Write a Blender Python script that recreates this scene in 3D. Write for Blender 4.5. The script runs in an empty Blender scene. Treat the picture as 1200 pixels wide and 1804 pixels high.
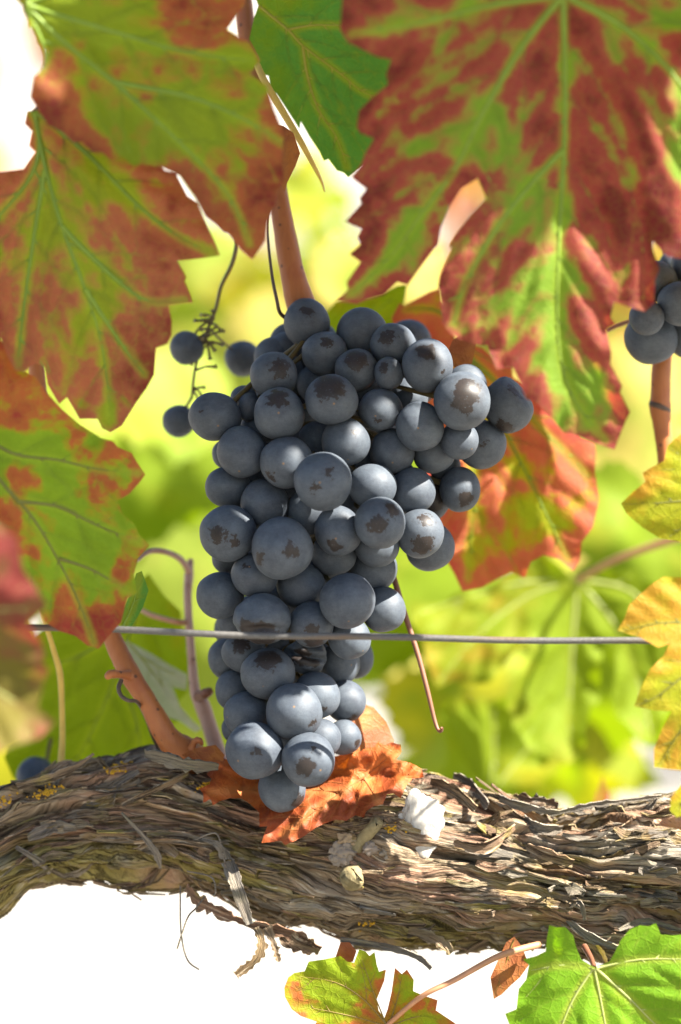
import bpy, bmesh, math, random
import numpy as np
from mathutils import Vector, Matrix, geometry

random.seed(7)
rng = np.random.default_rng(11)
SC = bpy.context.scene
COL = SC.collection

# ------------------------------------------------------------------ camera, world, sun, exposure
D = 0.9                 # camera to the plane of the bunch (m)
S = 1.0 / 5500.0        # metres per photograph pixel on that plane
ZC = 0.85               # camera height above the ground

cam_d = bpy.data.cameras.new('camera')
cam = bpy.data.objects.new('camera', cam_d); COL.objects.link(cam)
cam.location = (0, -D, ZC); cam.rotation_euler = (math.radians(90), 0, 0)
cam_d.sensor_fit = 'VERTICAL'; cam_d.sensor_height = 36.0; cam_d.sensor_width = 24.0
cam_d.lens = 36.0 * D / (1804 * S)
cam_d.clip_start = 0.02; cam_d.clip_end = 3000
cam_d.dof.use_dof = True; cam_d.dof.focus_distance = D - 0.019
cam_d.dof.aperture_fstop = 5.0; cam_d.dof.aperture_blades = 0
SC.camera = cam

SUN = Vector((0.645, -0.30, 0.70)).normalized()      # direction towards the sun
world = bpy.data.worlds.new('World'); SC.world = world; world.use_nodes = True
wn = world.node_tree.nodes; wl = world.node_tree.links
bg = wn['Background']
sky = wn.new('ShaderNodeTexSky'); sky.sky_type = 'NISHITA'; sky.sun_disc = False
sky.sun_elevation = math.asin(SUN.z); sky.sun_rotation = math.atan2(SUN.x, SUN.y)
sky.dust_density = 0.8; sky.air_density = 1.0; sky.ozone_density = 0.8
wl.new(sky.outputs['Color'], bg.inputs['Color']); bg.inputs['Strength'].default_value = 0.05

sun_d = bpy.data.lights.new('sun', 'SUN'); sun_d.energy = 5.0; sun_d.angle = math.radians(0.53)
sun_d.color = (1.0, 0.95, 0.86)
sun = bpy.data.objects.new('sun', sun_d); COL.objects.link(sun)
sun.location = (1, -0.5, 3); sun.rotation_euler = SUN.to_track_quat('Z', 'Y').to_euler()

SC.render.engine = 'CYCLES'
SC.view_settings.view_transform = 'Standard'; SC.view_settings.look = 'None'
SC.view_settings.exposure = 2.6; SC.view_settings.gamma = 1.0
SC.view_settings.use_curve_mapping = False
SC.cycles.use_denoising = True
SC.cycles.max_bounces = 6; SC.cycles.diffuse_bounces = 4; SC.cycles.transmission_bounces = 3; SC.cycles.glossy_bounces = 2
SC.cycles.sample_clamp_indirect = 6.0

# ------------------------------------------------------------------ helpers
def P(px, py, y=0.0):
    k = (D + y) / D
    return Vector(((px - 600) * S * k, y, ZC + (902 - py) * S * k))

def link(o, parent=None, loc=None):
    COL.objects.link(o)
    if parent is not None: o.parent = parent
    if loc is not None: o.location = loc
    return o

def empty(name, loc):
    o = bpy.data.objects.new(name, None); o.empty_display_size = 0.02
    return link(o, None, loc)

def tag(o, label=None, cat=None, group=None, kind=None):
    if label: o['label'] = label
    if cat: o['category'] = cat
    if group: o['group'] = group
    if kind: o['kind'] = kind
    return o

def mesh_np(name, V, F, mat, smooth=True):
    me = bpy.data.meshes.new(name)
    me.from_pydata([tuple(v) for v in V], [], [tuple(int(i) for i in f) for f in F])
    if mat: me.materials.append(mat)
    if smooth: me.polygons.foreach_set('use_smooth', [True] * len(me.polygons))
    me.update()
    return me

def fattr(me, name, vals):
    a = me.attributes.new(name, 'FLOAT', 'POINT'); a.data.foreach_set('value', np.asarray(vals, dtype=np.float32))

class MB:
    def __init__(self): self.V = []; self.F = []; self.A = []; self.U = []
    def add(self, V, F, a=0.0, uv=None):
        n = len(self.V); self.U.extend(uv if uv is not None else [(v[0], v[2]) for v in V]); self.V.extend(Vector(v) for v in V); self.F.extend([tuple(i + n for i in f) for f in F]); self.A.extend([a] * len(V))
    def tube(self, pts, rad, sides=8, cap=True, a=0.0):
        pts = [Vector(p) for p in pts]; n = len(pts)
        if not hasattr(rad, '__len__'): rad = [rad] * n
        up = Vector((0.13, -1, 0.21)); V = []; F = []
        for i, p in enumerate(pts):
            t = (pts[min(i + 1, n - 1)] - pts[max(i - 1, 0)]).normalized()
            u = t.cross(up)
            if u.length < 1e-4: u = t.cross(Vector((1, 0, 0)))
            u.normalize(); w = t.cross(u)
            up = -w if w.dot(up) < 0 else w
            for k in range(sides):
                an = 2 * math.pi * k / sides
                V.append(p + (u * math.cos(an) + w * math.sin(an)) * rad[i])
        for i in range(n - 1):
            for k in range(sides):
                k2 = (k + 1) % sides
                F.append((i * sides + k, i * sides + k2, (i + 1) * sides + k2, (i + 1) * sides + k))
        if cap:
            F.append(tuple(range(sides))); F.append(tuple((n - 1) * sides + k for k in reversed(range(sides))))
        self.add(V, F, a)
    def build(self, name, mat, parent=None, origin=None, smooth=True):
        o0 = Vector(origin) if origin is not None else Vector((0, 0, 0))
        me = mesh_np(name, [v - o0 for v in self.V], self.F, mat, smooth)
        fattr(me, 'rnd', self.A)
        if mat is not None and mat.name in ('peeling_bark', 'weathered_bark'):
            at = me.attributes.new('grain', 'FLOAT2', 'POINT'); at.data.foreach_set('vector', np.asarray(self.U, dtype=np.float32).ravel())
        o = bpy.data.objects.new(name, me)
        base = wloc(parent) if parent is not None else Vector((0, 0, 0))
        return link(o, parent, o0 - base)

def wloc(o):
    p = Vector((0, 0, 0))
    while o is not None:
        p += o.location; o = o.parent
    return p

def smooth_path(pts, n=6):
    """Catmull-Rom through points (Vectors)."""
    pts = [Vector(p) for p in pts]; out = []
    for i in range(len(pts) - 1):
        p0 = pts[max(i - 1, 0)]; p1 = pts[i]; p2 = pts[i + 1]; p3 = pts[min(i + 2, len(pts) - 1)]
        for k in range(n):
            t = k / n
            out.append(0.5 * ((2 * p1) + (p2 - p0) * t + (2 * p0 - 5 * p1 + 4 * p2 - p3) * t * t + (3 * p1 - p0 - 3 * p2 + p3) * t ** 3))
    out.append(pts[-1]); return out

def lerp_list(vals, n):
    return list(np.interp(np.linspace(0, len(vals) - 1, n), range(len(vals)), vals))

def _h(i, j, seed):
    i = i.astype(np.int64); j = j.astype(np.int64)
    h = (i * 374761393 + j * 668265263 + seed * 1442695041) & 0xffffffff
    h = ((h ^ (h >> 13)) * 1274126177) & 0xffffffff
    return ((h ^ (h >> 16)) & 0xffff) / 65535.0

def vnoise(x, y, seed=0):
    x = np.asarray(x, float); y = np.asarray(y, float)
    xi = np.floor(x); yi = np.floor(y); fx = x - xi; fy = y - yi
    fx = fx * fx * fx * (fx * (fx * 6 - 15) + 10); fy = fy * fy * fy * (fy * (fy * 6 - 15) + 10)
    a = _h(xi, yi, seed); b = _h(xi + 1, yi, seed); c = _h(xi, yi + 1, seed); d = _h(xi + 1, yi + 1, seed)
    return (a * (1 - fx) + b * fx) * (1 - fy) + (c * (1 - fx) + d * fx) * fy

def fbm(x, y, seed=0, oct=4):
    s = 0; a = 0.5; t = 0
    for k in range(oct):
        s = s + a * vnoise(x * 2 ** k, y * 2 ** k, seed + k * 17); t += a; a *= 0.5
    return s / t

# ------------------------------------------------------------------ materials
class NT:
    def __init__(self, name):
        self.m = bpy.data.materials.new(name); self.m.use_nodes = True
        self.t = self.m.node_tree; self.n = self.t.nodes; self.l = self.t.links; self.n.clear()
        self.out = self.n.new('ShaderNodeOutputMaterial')
    def node(self, kind, **kw):
        nd = self.n.new(kind)
        for k, v in kw.items():
            if k == 'inp':
                for a, b in v.items(): self.set(nd, a, b)
            else: setattr(nd, k, v)
        return nd
    def set(self, nd, a, b):
        s = nd.inputs[a]
        if isinstance(b, bpy.types.NodeSocket): self.l.new(b, s)
        else: s.default_value = b
    def math(self, op, a, b=0.0, c=None, clamp=False):
        nd = self.n.new('ShaderNodeMath'); nd.operation = op; nd.use_clamp = clamp
        self.set(nd, 0, a); self.set(nd, 1, b)
        if c is not None: self.set(nd, 2, c)
        return nd.outputs[0]
    def noise(self, vec, scale, detail=4.0, rough=0.55, dist=0.0):
        nd = self.node('ShaderNodeTexNoise', inp={'Scale': scale, 'Detail': detail, 'Roughness': rough, 'Distortion': dist})
        if vec is not None: self.l.new(vec, nd.inputs['Vector'])
        return nd.outputs['Fac']
    def mix(self, f, a, b, blend='MIX'):
        nd = self.node('ShaderNodeMix', data_type='RGBA', blend_type=blend)
        self.set(nd, 0, f)
        for k, v in ((6, a), (7, b)):
            if isinstance(v, tuple) and len(v) == 3: v = v + (1.0,)
            self.set(nd, k, v)
        return nd.outputs[2]
    def ramp(self, fac, stops, interp='LINEAR'):
        nd = self.n.new('ShaderNodeValToRGB'); cr = nd.color_ramp; cr.interpolation = interp
        while len(cr.elements) < len(stops): cr.elements.new(0.5)
        for e, (p, c) in zip(cr.elements, stops):
            e.position = p; e.color = tuple(c) + (1.0,) if len(c) == 3 else c
        self.set(nd, 'Fac', fac); return nd.outputs['Color']
    def sstep(self, x, lo, hi):
        nd = self.node('ShaderNodeMapRange', interpolation_type='SMOOTHSTEP', inp={'Value': x, 'From Min': lo, 'From Max': hi})
        return nd.outputs['Result']
    def attr(self, name, kind='GEOMETRY'):
        return self.node('ShaderNodeAttribute', attribute_name=name, attribute_type=kind)
    def mapping(self, vec, scale):
        nd = self.node('ShaderNodeMapping', inp={'Vector': vec, 'Scale': scale}); return nd.outputs[0]
    def bump(self, h, strength=0.3, dist=0.001, normal=None):
        nd = self.node('ShaderNodeBump', inp={'Height': h, 'Strength': strength, 'Distance': dist})
        if normal is not None: self.l.new(normal, nd.inputs['Normal'])
        return nd.outputs[0]
    def bsdf(self, color, rough=0.6, spec=0.3, normal=None, **kw):
        nd = self.node('ShaderNodeBsdfPrincipled')
        self.set(nd, 'Base Color', color + (1.0,) if isinstance(color, tuple) and len(color) == 3 else color)
        self.set(nd, 'Roughness', rough); self.set(nd, 'Specular IOR Level', spec)
        for k, v in kw.items(): self.set(nd, k, v)
        if normal is not None: self.l.new(normal, nd.inputs['Normal'])
        return nd.outputs[0]
    def finish(self, shader):
        self.l.new(shader, self.out.inputs['Surface']); return self.m

def scale3(c, f): return tuple(x * f for x in c)

def leaf_material(name, vein=(0.24, 0.32, 0.03), green=(0.10, 0.19, 0.012), mid=(0.20, 0.22, 0.015), red=(0.20, 0.045, 0.02),
                  dark=(0.10, 0.018, 0.014), bias=0.0, kv=0.9, ke=0.35, kn=1.0, scale=5.0, trans=0.5, spots=0.0, simple=False, rnd=0.0, gloss=0.14):
    """Autumn vine leaf: pigment follows the distance from the veins ('vd') and from the margin ('ed')."""
    m = NT(name)
    uv = m.node('ShaderNodeUVMap').outputs[0]
    vd = m.attr('vd').outputs['Fac']; ed = m.attr('ed').outputs['Fac']
    n1 = m.noise(uv, scale, 3.0, 0.5, 0.5); n2 = m.noise(uv, scale * 3.6, 4.0, 0.62, 0.3)
    f = m.math('MULTIPLY_ADD', m.math('SUBTRACT', n1, 0.5), 1.7 * kn, 0.0)
    f = m.math('MULTIPLY_ADD', m.math('SUBTRACT', n2, 0.5), 0.85 * kn, f)
    f = m.math('MULTIPLY_ADD', m.math('MINIMUM', vd, 0.6), kv, f)
    f = m.math('MULTIPLY_ADD', m.math('MAXIMUM', m.math('SUBTRACT', 0.8, ed), 0.0), ke, f)
    if rnd:
        r = m.node('ShaderNodeObjectInfo').outputs['Random']
        f = m.math('MULTIPLY_ADD', m.math('SUBTRACT', r, 0.5), rnd, f)
    f = m.math('ADD', f, bias, clamp=True)
    col = m.ramp(f, [(0.0, green), (0.30, scale3(green, 1.12)), (0.46, mid), (0.60, scale3(red, 1.12)), (0.76, red), (1.0, dark)])
    # pale network of fine veins
    if simple:
        d = m.bsdf(col, 0.6, gloss)
        hs = m.node('ShaderNodeHueSaturation', inp={'Saturation': 1.1, 'Value': 1.35, 'Color': col}).outputs[0]
        tr = m.node('ShaderNodeBsdfTranslucent', inp={'Color': hs}).outputs[0]
        return m.finish(m.node('ShaderNodeMixShader', inp={0: trans, 1: d, 2: tr}).outputs[0])
    vor = m.node('ShaderNodeTexVoronoi', feature='DISTANCE_TO_EDGE', inp={'Vector': uv, 'Scale': 58.0, 'Randomness': 1.0})
    net = m.sstep(vor.outputs['Distance'], 0.0, 0.09)
    vor2 = m.node('ShaderNodeTexVoronoi', feature='DISTANCE_TO_EDGE', inp={'Vector': uv, 'Scale': 210.0, 'Randomness': 1.0})
    net2 = m.sstep(vor2.outputs['Distance'], 0.0, 0.12)
    netm = m.math('MULTIPLY', net, m.math('MULTIPLY_ADD', net2, 0.5, 0.5))
    veinm = m.sstep(vd, 0.02, 0.13)
    nearv = m.math('MULTIPLY', m.math('SUBTRACT', 1.0, veinm), 0.55)
    col = m.mix(nearv, col, vein)
    col = m.mix(m.math('MULTIPLY', m.math('SUBTRACT', 1.0, netm), 0.10), col, scale3(vein, 1.0))
    if spots:
        sv = m.node('ShaderNodeTexVoronoi', inp={'Vector': uv, 'Scale': 26.0, 'Randomness': 1.0})
        sm = m.math('MULTIPLY', m.math('SUBTRACT', 1.0, m.sstep(sv.outputs['Distance'], 0.10, 0.17)),
                    m.math('GREATER_THAN', m.node('ShaderNodeSeparateColor', inp={0: sv.outputs['Color']}).outputs[0], 1.0 - spots))
        col = m.mix(sm, col, (0.16, 0.012, 0.012))
    fine = m.noise(uv, 160.0, 2.0)
    col = m.mix(m.math('MULTIPLY', m.math('SUBTRACT', fine, 0.5), 0.35), col, (0.0, 0.0, 0.0))
    h = m.math('MULTIPLY_ADD', netm, 0.5, m.math('MULTIPLY', fine, 0.3))
    nrm = m.bump(h, 0.35, 0.0008)
    d = m.bsdf(col, 0.55, gloss, nrm)
    hs = m.node('ShaderNodeHueSaturation', inp={'Saturation': 1.1, 'Value': 1.35, 'Color': col}).outputs[0]
    tr = m.node('ShaderNodeBsdfTranslucent', inp={'Color': hs, 'Normal': nrm}).outputs[0]
    mx = m.node('ShaderNodeMixShader', inp={0: trans, 1: d, 2: tr}).outputs[0]
    return m.finish(mx)

def plain_leafy(name, color, trans=0.35, rough=0.5):
    m = NT(name)
    tc = m.node('ShaderNodeTexCoord').outputs['Object']
    n = m.noise(tc, 220.0, 4.0)
    col = m.mix(n, scale3(color, 0.75), scale3(color, 1.25))
    d = m.bsdf(col, rough, 0.35)
    if trans:
        t = m.node('ShaderNodeBsdfTranslucent', inp={'Color': col}).outputs[0]
        d = m.node('ShaderNodeMixShader', inp={0: trans, 1: d, 2: t}).outputs[0]
    return m.finish(d)

def grape_material():
    m = NT('grape_skin')
    tc = m.node('ShaderNodeTexCoord').outputs['Object']
    oi = m.node('ShaderNodeObjectInfo').outputs['Random']
    off = m.node('ShaderNodeVectorMath', operation='ADD')
    m.l.new(tc, off.inputs[0])
    cmb = m.node('ShaderNodeCombineXYZ', inp={0: m.math('MULTIPLY', oi, 37.0), 1: m.math('MULTIPLY', oi, 91.0), 2: m.math('MULTIPLY', oi, 13.0)})
    m.l.new(cmb.outputs[0], off.inputs[1]); v = off.outputs[0]
    big = m.noise(v, 1.6, 3.0); fine = m.noise(v, 22.0, 4.0, 0.75); mid = m.noise(v, 6.0, 4.0)
    b = m.math('MULTIPLY_ADD', m.math('SUBTRACT', big, 0.5), 0.9, 0.68)
    b = m.math('MULTIPLY_ADD', m.math('SUBTRACT', mid, 0.5), 0.55, b)
    b = m.math('MULTIPLY_ADD', m.math('SUBTRACT', fine, 0.5), 0.85, b)
    strk = m.noise(m.mapping(v, (2.2, 2.2, 14.0)), 1.0, 4.0, 0.6, 1.2)
    b = m.math('MULTIPLY_ADD', m.math('SUBTRACT', strk, 0.5), 0.35, b)
    b = m.math('MULTIPLY_ADD', m.math('SUBTRACT', oi, 0.5), 0.16, b, clamp=True)
    bloom = m.mix(m.noise(v, 2.3, 2.0), (0.064, 0.079, 0.098), (0.080, 0.092, 0.104))
    skin = m.mix(b, (0.016, 0.018, 0.028), bloom)
    # fine scratches and specks
    sp = m.node('ShaderNodeTexVoronoi', inp={'Vector': v, 'Scale': 7.5, 'Randomness': 1.0})
    speck = m.math('MULTIPLY', m.math('SUBTRACT', 1.0, m.sstep(sp.outputs['Distance'], 0.05, 0.10)),
                   m.math('GREATER_THAN', m.node('ShaderNodeSeparateColor', inp={0: sp.outputs['Color']}).outputs[0], 0.72))
    skin = m.mix(m.math('MULTIPLY', speck, 0.8), skin, (0.02, 0.017, 0.016))
    scm = None
    wob = m.node('ShaderNodeTexNoise', inp={'Vector': v, 'Scale': m.math('MULTIPLY_ADD', oi, 3.2, 1.6), 'Detail': 5.0, 'Roughness': 0.62})
    wv = m.node('ShaderNodeVectorMath', operation='MULTIPLY_ADD')
    m.l.new(wob.outputs['Color'], wv.inputs[0]); wv.inputs[1].default_value = (1.0, 1.0, 1.0)
    sub = m.node('ShaderNodeVectorMath', operation='SUBTRACT'); m.l.new(tc, sub.inputs[0]); sub.inputs[1].default_value = (0.5, 0.5, 0.5)
    m.l.new(sub.outputs[0], wv.inputs[2])
    for nm in ('scuff_a', 'scuff_b'):
        a = m.attr(nm, 'OBJECT'); dist = m.node('ShaderNodeVectorMath', operation='DISTANCE')
        m.l.new(wv.outputs[0], dist.inputs[0]); m.l.new(a.outputs['Vector'], dist.inputs[1])
        ra = m.attr(nm + '_size', 'OBJECT').outputs['Fac']
        q = m.math('DIVIDE', dist.outputs['Value'], m.math('MAXIMUM', ra, 0.001))
        halo = m.math('MULTIPLY', m.math('SUBTRACT', 1.0, m.sstep(q, 0.6, 1.5)), 0.35)
        k = m.math('MAXIMUM', m.math('SUBTRACT', 1.0, m.sstep(q, 0.84, 0.99)), halo)
        scm = k if scm is None else m.math('MAXIMUM', scm, k)
    rub = m.mix(m.noise(v, 9.0, 5.0, 0.7), (0.006, 0.005, 0.005), (0.030, 0.019, 0.013))
    rub = m.mix(m.sstep(m.noise(v, 14.0, 3.0), 0.62, 0.78), rub, bloom)
    skin = m.mix(m.math('MULTIPLY', scm, 0.93), skin, rub)
    st = m.attr('style_scar', 'OBJECT'); dist = m.node('ShaderNodeVectorMath', operation='DISTANCE')
    m.l.new(tc, dist.inputs[0]); m.l.new(st.outputs['Vector'], dist.inputs[1])
    dot = m.math('SUBTRACT', 1.0, m.sstep(dist.outputs['Value'], 0.028, 0.06))
    skin = m.mix(dot, skin, (0.15, 0.095, 0.055))
    ro = m.math('MULTIPLY_ADD', scm, -0.12, 0.58)
    h = m.math('ADD', m.math('MULTIPLY', fine, 0.3), m.math('MULTIPLY', scm, -0.8))
    nrm = m.bump(h, 0.25, 0.0004)
    sh = m.bsdf(skin, ro, 0.28, nrm)
    return m.finish(sh)

def bark_material(name, grey=0.0, strip=False):
    m = NT(name)
    uv = m.node('ShaderNodeUVMap').outputs[0] if not strip else m.attr('grain').outputs['Vector']
    if strip:
        r = m.node('ShaderNodeObjectInfo').outputs['Random']
        ra = m.attr('rnd').outputs['Fac']
        r = m.math('FRACT', m.math('ADD', r, m.math('MULTIPLY', ra, 7.3)))
        s = m.mapping(uv, (85.0, 1250.0, 1.0)); s2 = m.mapping(uv, (34.0, 420.0, 1.0)); big = m.mapping(uv, (14.0, 85.0, 1.0)); blot = m.mapping(uv, (40.0, 46.0, 1.0))
    else:
        r = None
        s = m.mapping(uv, (85.0, 1250.0, 1.0)); s2 = m.mapping(uv, (34.0, 420.0, 1.0)); big = m.mapping(uv, (14.0, 85.0, 1.0)); blot = m.mapping(uv, (20.0, 46.0, 1.0))
    f1 = m.noise(s, 1.0, 5.0, 0.68, 0.3); fm = m.noise(s2, 1.0, 5.0, 0.62, 0.5); f2 = m.noise(big, 1.0, 5.0, 0.62, 0.6); f3 = m.noise(blot, 1.0, 5.0, 0.6, 0.5)
    c = m.ramp(f2, [(0.30, (0.16, 0.08, 0.048)), (0.42, (0.31, 0.18, 0.115)), (0.52, (0.28, 0.20, 0.125)), (0.62, (0.36, 0.27, 0.175)), (0.74, (0.31, 0.27, 0.22))])
    if r is not None:
        tone = m.ramp(r, [(0.0, (0.17, 0.105, 0.06)), (0.3, (0.21, 0.155, 0.09)), (0.5, (0.17, 0.135, 0.035)), (0.7, (0.21, 0.185, 0.14)), (0.88, (0.11, 0.065, 0.04)), (1.0, (0.22, 0.13, 0.08))])
        c = m.mix(0.55, c, tone)
    # olive algae, strongest along the lower left of the branch, and grey weathering on top: patches of their own
    if r is None:
        sx = m.node('ShaderNodeSeparateXYZ', inp={0: uv})
        left = m.math('MULTIPLY', m.sstep(sx.outputs[0], 0.105, 0.045), m.sstep(sx.outputs[1], 0.016, -0.006))
        alg = m.sstep(m.math('MULTIPLY_ADD', left, 0.13, f3), 0.49, 0.66)
        gr0 = m.math('MULTIPLY_ADD', m.sstep(sx.outputs[1], 0.014, 0.028), 0.09, m.noise(blot, 1.7, 4.0))
    else:
        alg = m.sstep(f3, 0.50, 0.66); gr0 = m.noise(blot, 1.7, 4.0)
    c = m.mix(m.math('MULTIPLY', alg, 0.78), c, m.mix(fm, (0.19, 0.145, 0.025), (0.31, 0.26, 0.06)))
    c = m.mix(m.math('MULTIPLY', m.sstep(gr0, 0.56, 0.68), 0.7), c, (0.26, 0.24, 0.20))
    # fibre streaks, pale and dark; the dark ones also paint in crack shade
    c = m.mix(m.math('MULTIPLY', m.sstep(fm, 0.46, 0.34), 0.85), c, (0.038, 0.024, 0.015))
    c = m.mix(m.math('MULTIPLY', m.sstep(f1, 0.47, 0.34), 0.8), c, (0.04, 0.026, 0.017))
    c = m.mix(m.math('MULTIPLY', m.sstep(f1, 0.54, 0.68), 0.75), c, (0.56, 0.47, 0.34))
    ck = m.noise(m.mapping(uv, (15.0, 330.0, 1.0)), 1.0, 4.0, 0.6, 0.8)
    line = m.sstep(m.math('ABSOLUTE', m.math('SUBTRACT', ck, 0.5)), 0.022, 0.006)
    c = m.mix(m.math('MULTIPLY', line, 0.6), c, (0.022, 0.014, 0.009))  # thin cracks drawn as dark lines, crevice shade put into the colour
    if grey: c = m.mix(grey, c, m.mix(f1, (0.10, 0.092, 0.08), (0.25, 0.235, 0.205)))
    h = m.math('MULTIPLY_ADD', line, -0.8, m.math('MULTIPLY_ADD', fm, 1.4, f1))
    nrm = m.bump(h, 1.0, 0.0024)
    return m.finish(m.bsdf(c, 0.85, 0.12, nrm))

def cane_material(name, c1, c2, c3):
    m = NT(name)
    tc = m.node('ShaderNodeTexCoord').outputs['Object']
    s = m.mapping(tc, (900.0, 900.0, 70.0)); n = m.noise(s, 1.0, 4.0, 0.6, 0.4); b = m.noise(tc, 90.0, 3.0)
    c = m.mix(n, c1, c2); c = m.mix(m.math('MULTIPLY', m.sstep(b, 0.52, 0.68), 0.7), c, c3)
    sp = m.node('ShaderNodeTexVoronoi', inp={'Vector': tc, 'Scale': 240.0})
    dk = m.math('SUBTRACT', 1.0, m.sstep(sp.outputs['Distance'], 0.10, 0.18))
    c = m.mix(m.math('MULTIPLY', dk, 0.75), c, (0.03, 0.015, 0.01))
    return m.finish(m.bsdf(c, 0.5, 0.35, m.bump(n, 0.3, 0.0006)))

M = {}
M['grape'] = grape_material()
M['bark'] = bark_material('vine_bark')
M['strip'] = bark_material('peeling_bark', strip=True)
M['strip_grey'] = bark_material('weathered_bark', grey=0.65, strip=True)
M['cane'] = cane_material('ripe_cane', (0.25, 0.075, 0.020), (0.36, 0.13, 0.036), (0.26, 0.075, 0.025))
M['cane_pink'] = cane_material('young_cane', (0.38, 0.22, 0.17), (0.46, 0.30, 0.22), (0.32, 0.14, 0.07))
M['tendril'] = plain_leafy('brown_tendril', (0.16, 0.065, 0.035), 0.0)
M['dark_tendril'] = plain_leafy('dark_tendril', (0.07, 0.045, 0.03), 0.0)
M['stalk_yellow'] = plain_leafy('yellow_stalk', (0.60, 0.42, 0.09), 0.2)
M['stalk_red'] = plain_leafy('red_stalk', (0.42, 0.20, 0.10), 0.1)
M['rachis'] = plain_leafy('bunch_stalk', (0.12, 0.085, 0.03), 0.1)
M['rachis_dark'] = plain_leafy('thin_stalk', (0.13, 0.10, 0.04), 0.1)

def wire_mat():
    m = NT('galvanised_wire'); tc = m.node('ShaderNodeTexCoord').outputs['Object']
    n = m.noise(tc, 900.0, 4.0, 0.7); b = m.noise(m.mapping(tc, (30.0, 200.0, 200.0)), 1.0, 3.0)
    c = m.mix(n, (0.05, 0.046, 0.042), (0.125, 0.117, 0.105)); c = m.mix(m.sstep(b, 0.5, 0.7), c, (0.11, 0.075, 0.05))
    return m.finish(m.bsdf(c, 0.6, 0.4, m.bump(n, 0.7, 0.0003), Metallic=0.25))
M['wire'] = wire_mat()

def lichen_mat():
    m = NT('orange_lichen'); tc = m.node('ShaderNodeTexCoord').outputs['Object']
    n = m.noise(tc, 700.0, 3.0)
    return m.finish(m.bsdf(m.mix(n, (0.35, 0.17, 0.012), (0.50, 0.30, 0.03)), 0.9, 0.1))
M['lichen'] = lichen_mat()

def pale_wood():
    m = NT('bare_wood'); tc = m.node('ShaderNodeTexCoord').outputs['Object']
    n = m.noise(tc, 260.0, 5.0, 0.65); n2 = m.noise(m.mapping(tc, (300, 300, 60)), 1.0, 4.0)
    c = m.mix(n, (0.24, 0.21, 0.17), (0.52, 0.49, 0.44)); c = m.mix(m.sstep(n2, 0.42, 0.32), c, (0.2, 0.16, 0.12))
    return m.finish(m.bsdf(c, 0.8, 0.15, m.bump(n, 0.6, 0.001)))
M['bare_wood'] = pale_wood()

def stub_mat():
    m = NT('cut_wood'); tc = m.node('ShaderNodeTexCoord').outputs['Object']
    n = m.noise(tc, 420.0, 5.0, 0.65)
    c = m.mix(n, (0.10, 0.075, 0.035), (0.30, 0.245, 0.13))
    return m.finish(m.bsdf(c, 0.85, 0.15, m.bump(n, 0.6, 0.001)))
M['stub'] = stub_mat()

def ground_mat():
    m = NT('dry_soil'); tc = m.node('ShaderNodeTexCoord').outputs['Object']
    n = m.noise(tc, 1.3, 6.0, 0.6); f = m.noise(tc, 16.0, 6.0, 0.7)
    c = m.mix(n, (0.205, 0.188, 0.165), (0.285, 0.268, 0.24)); c = m.mix(m.sstep(f, 0.56, 0.72), c, (0.17, 0.15, 0.125))
    return m.finish(m.bsdf(c, 0.95, 0.1, m.bump(f, 0.6, 0.03)))
M['ground'] = ground_mat()

# ------------------------------------------------------------------ ground
def build_ground():
    n = 120; V = []; F = []
    xs = np.sign(np.linspace(-1, 1, n)) * np.abs(np.linspace(-1, 1, n)) ** 3 * 600
    for j in range(n):
        for i in range(n):
            x = xs[i]; y = xs[j]
            r = math.hypot(x, y)
            z = (float(fbm(np.array(x * 1.1), np.array(y * 1.1), 5, 3)) - 0.5) * 0.06 * min(1, 6 / (1 + r * 0.2))
            z += max(0.0, y - 16.0) * 0.26 + max(0.0, y - 40.0) * 0.12  # rising slope added so that sunlit soil whitens the background
            V.append((x, y, z - 0.03))
    for j in range(n - 1):
        for i in range(n - 1):
            a = j * n + i; F.append((a, a + 1, a + n + 1, a + n))
    o = bpy.data.objects.new('ground', mesh_np('ground', V, F, M['ground']))
    link(o); o['kind'] = 'structure'
build_ground()

# ------------------------------------------------------------------ the vine: cordon with bark
VINE = empty('grapevine', (0.235, 0.03, 0.0))
tag(VINE, 'gnarled old grapevine with horizontal shaggy-barked branch and red and green autumn leaves', 'grapevine')

TOP = [(-900, 1372), (-400, 1378), (-120, 1388), (0, 1388), (60, 1376), (110, 1358), (160, 1350), (230, 1337), (265, 1328), (330, 1338), (380, 1346),
       (450, 1362), (540, 1372), (620, 1368), (700, 1356), (750, 1366), (830, 1388), (900, 1412), (960, 1434), (1010, 1432), (1080, 1418), (1150, 1410),
       (1220, 1404), (1300, 1400), (1400, 1420), (1520, 1480)]
BOT = [(-900, 1560), (-400, 1600), (-120, 1640), (-20, 1622), (12, 1604), (48, 1566), (90, 1550), (160, 1547), (250, 1556), (320, 1556), (400, 1574), (470, 1606),
       (550, 1632), (640, 1652), (720, 1662), (800, 1658), (900, 1652), (970, 1655), (1050, 1684), (1120, 1700), (1200, 1716), (1300, 1760), (1400, 1820), (1520, 1880)]
PXS = np.linspace(-900, 1520, 2421)
def _sm(pts, w=21):
    v = np.interp(PXS, [p[0] for p in pts], [p[1] for p in pts]); k = np.hanning(w); k /= k.sum()
    vp = np.pad(v, w, mode='edge'); return np.convolve(vp, k, 'same')[w:-w]
_top = _sm(TOP); _bot = _sm(BOT)
def cordon_c(px): return np.interp(px, PXS, (_top + _bot) / 2)
def cordon_r(px): return np.interp(px, PXS, (_bot - _top) / 2) * S
def cordon_y(px): return 0.014 + 0.004 * np.sin(np.asarray(px, float) / 260.0) + np.interp(px, [-900, 0, 1200, 1520], [0.01, 0, 0, 0.008])

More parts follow.
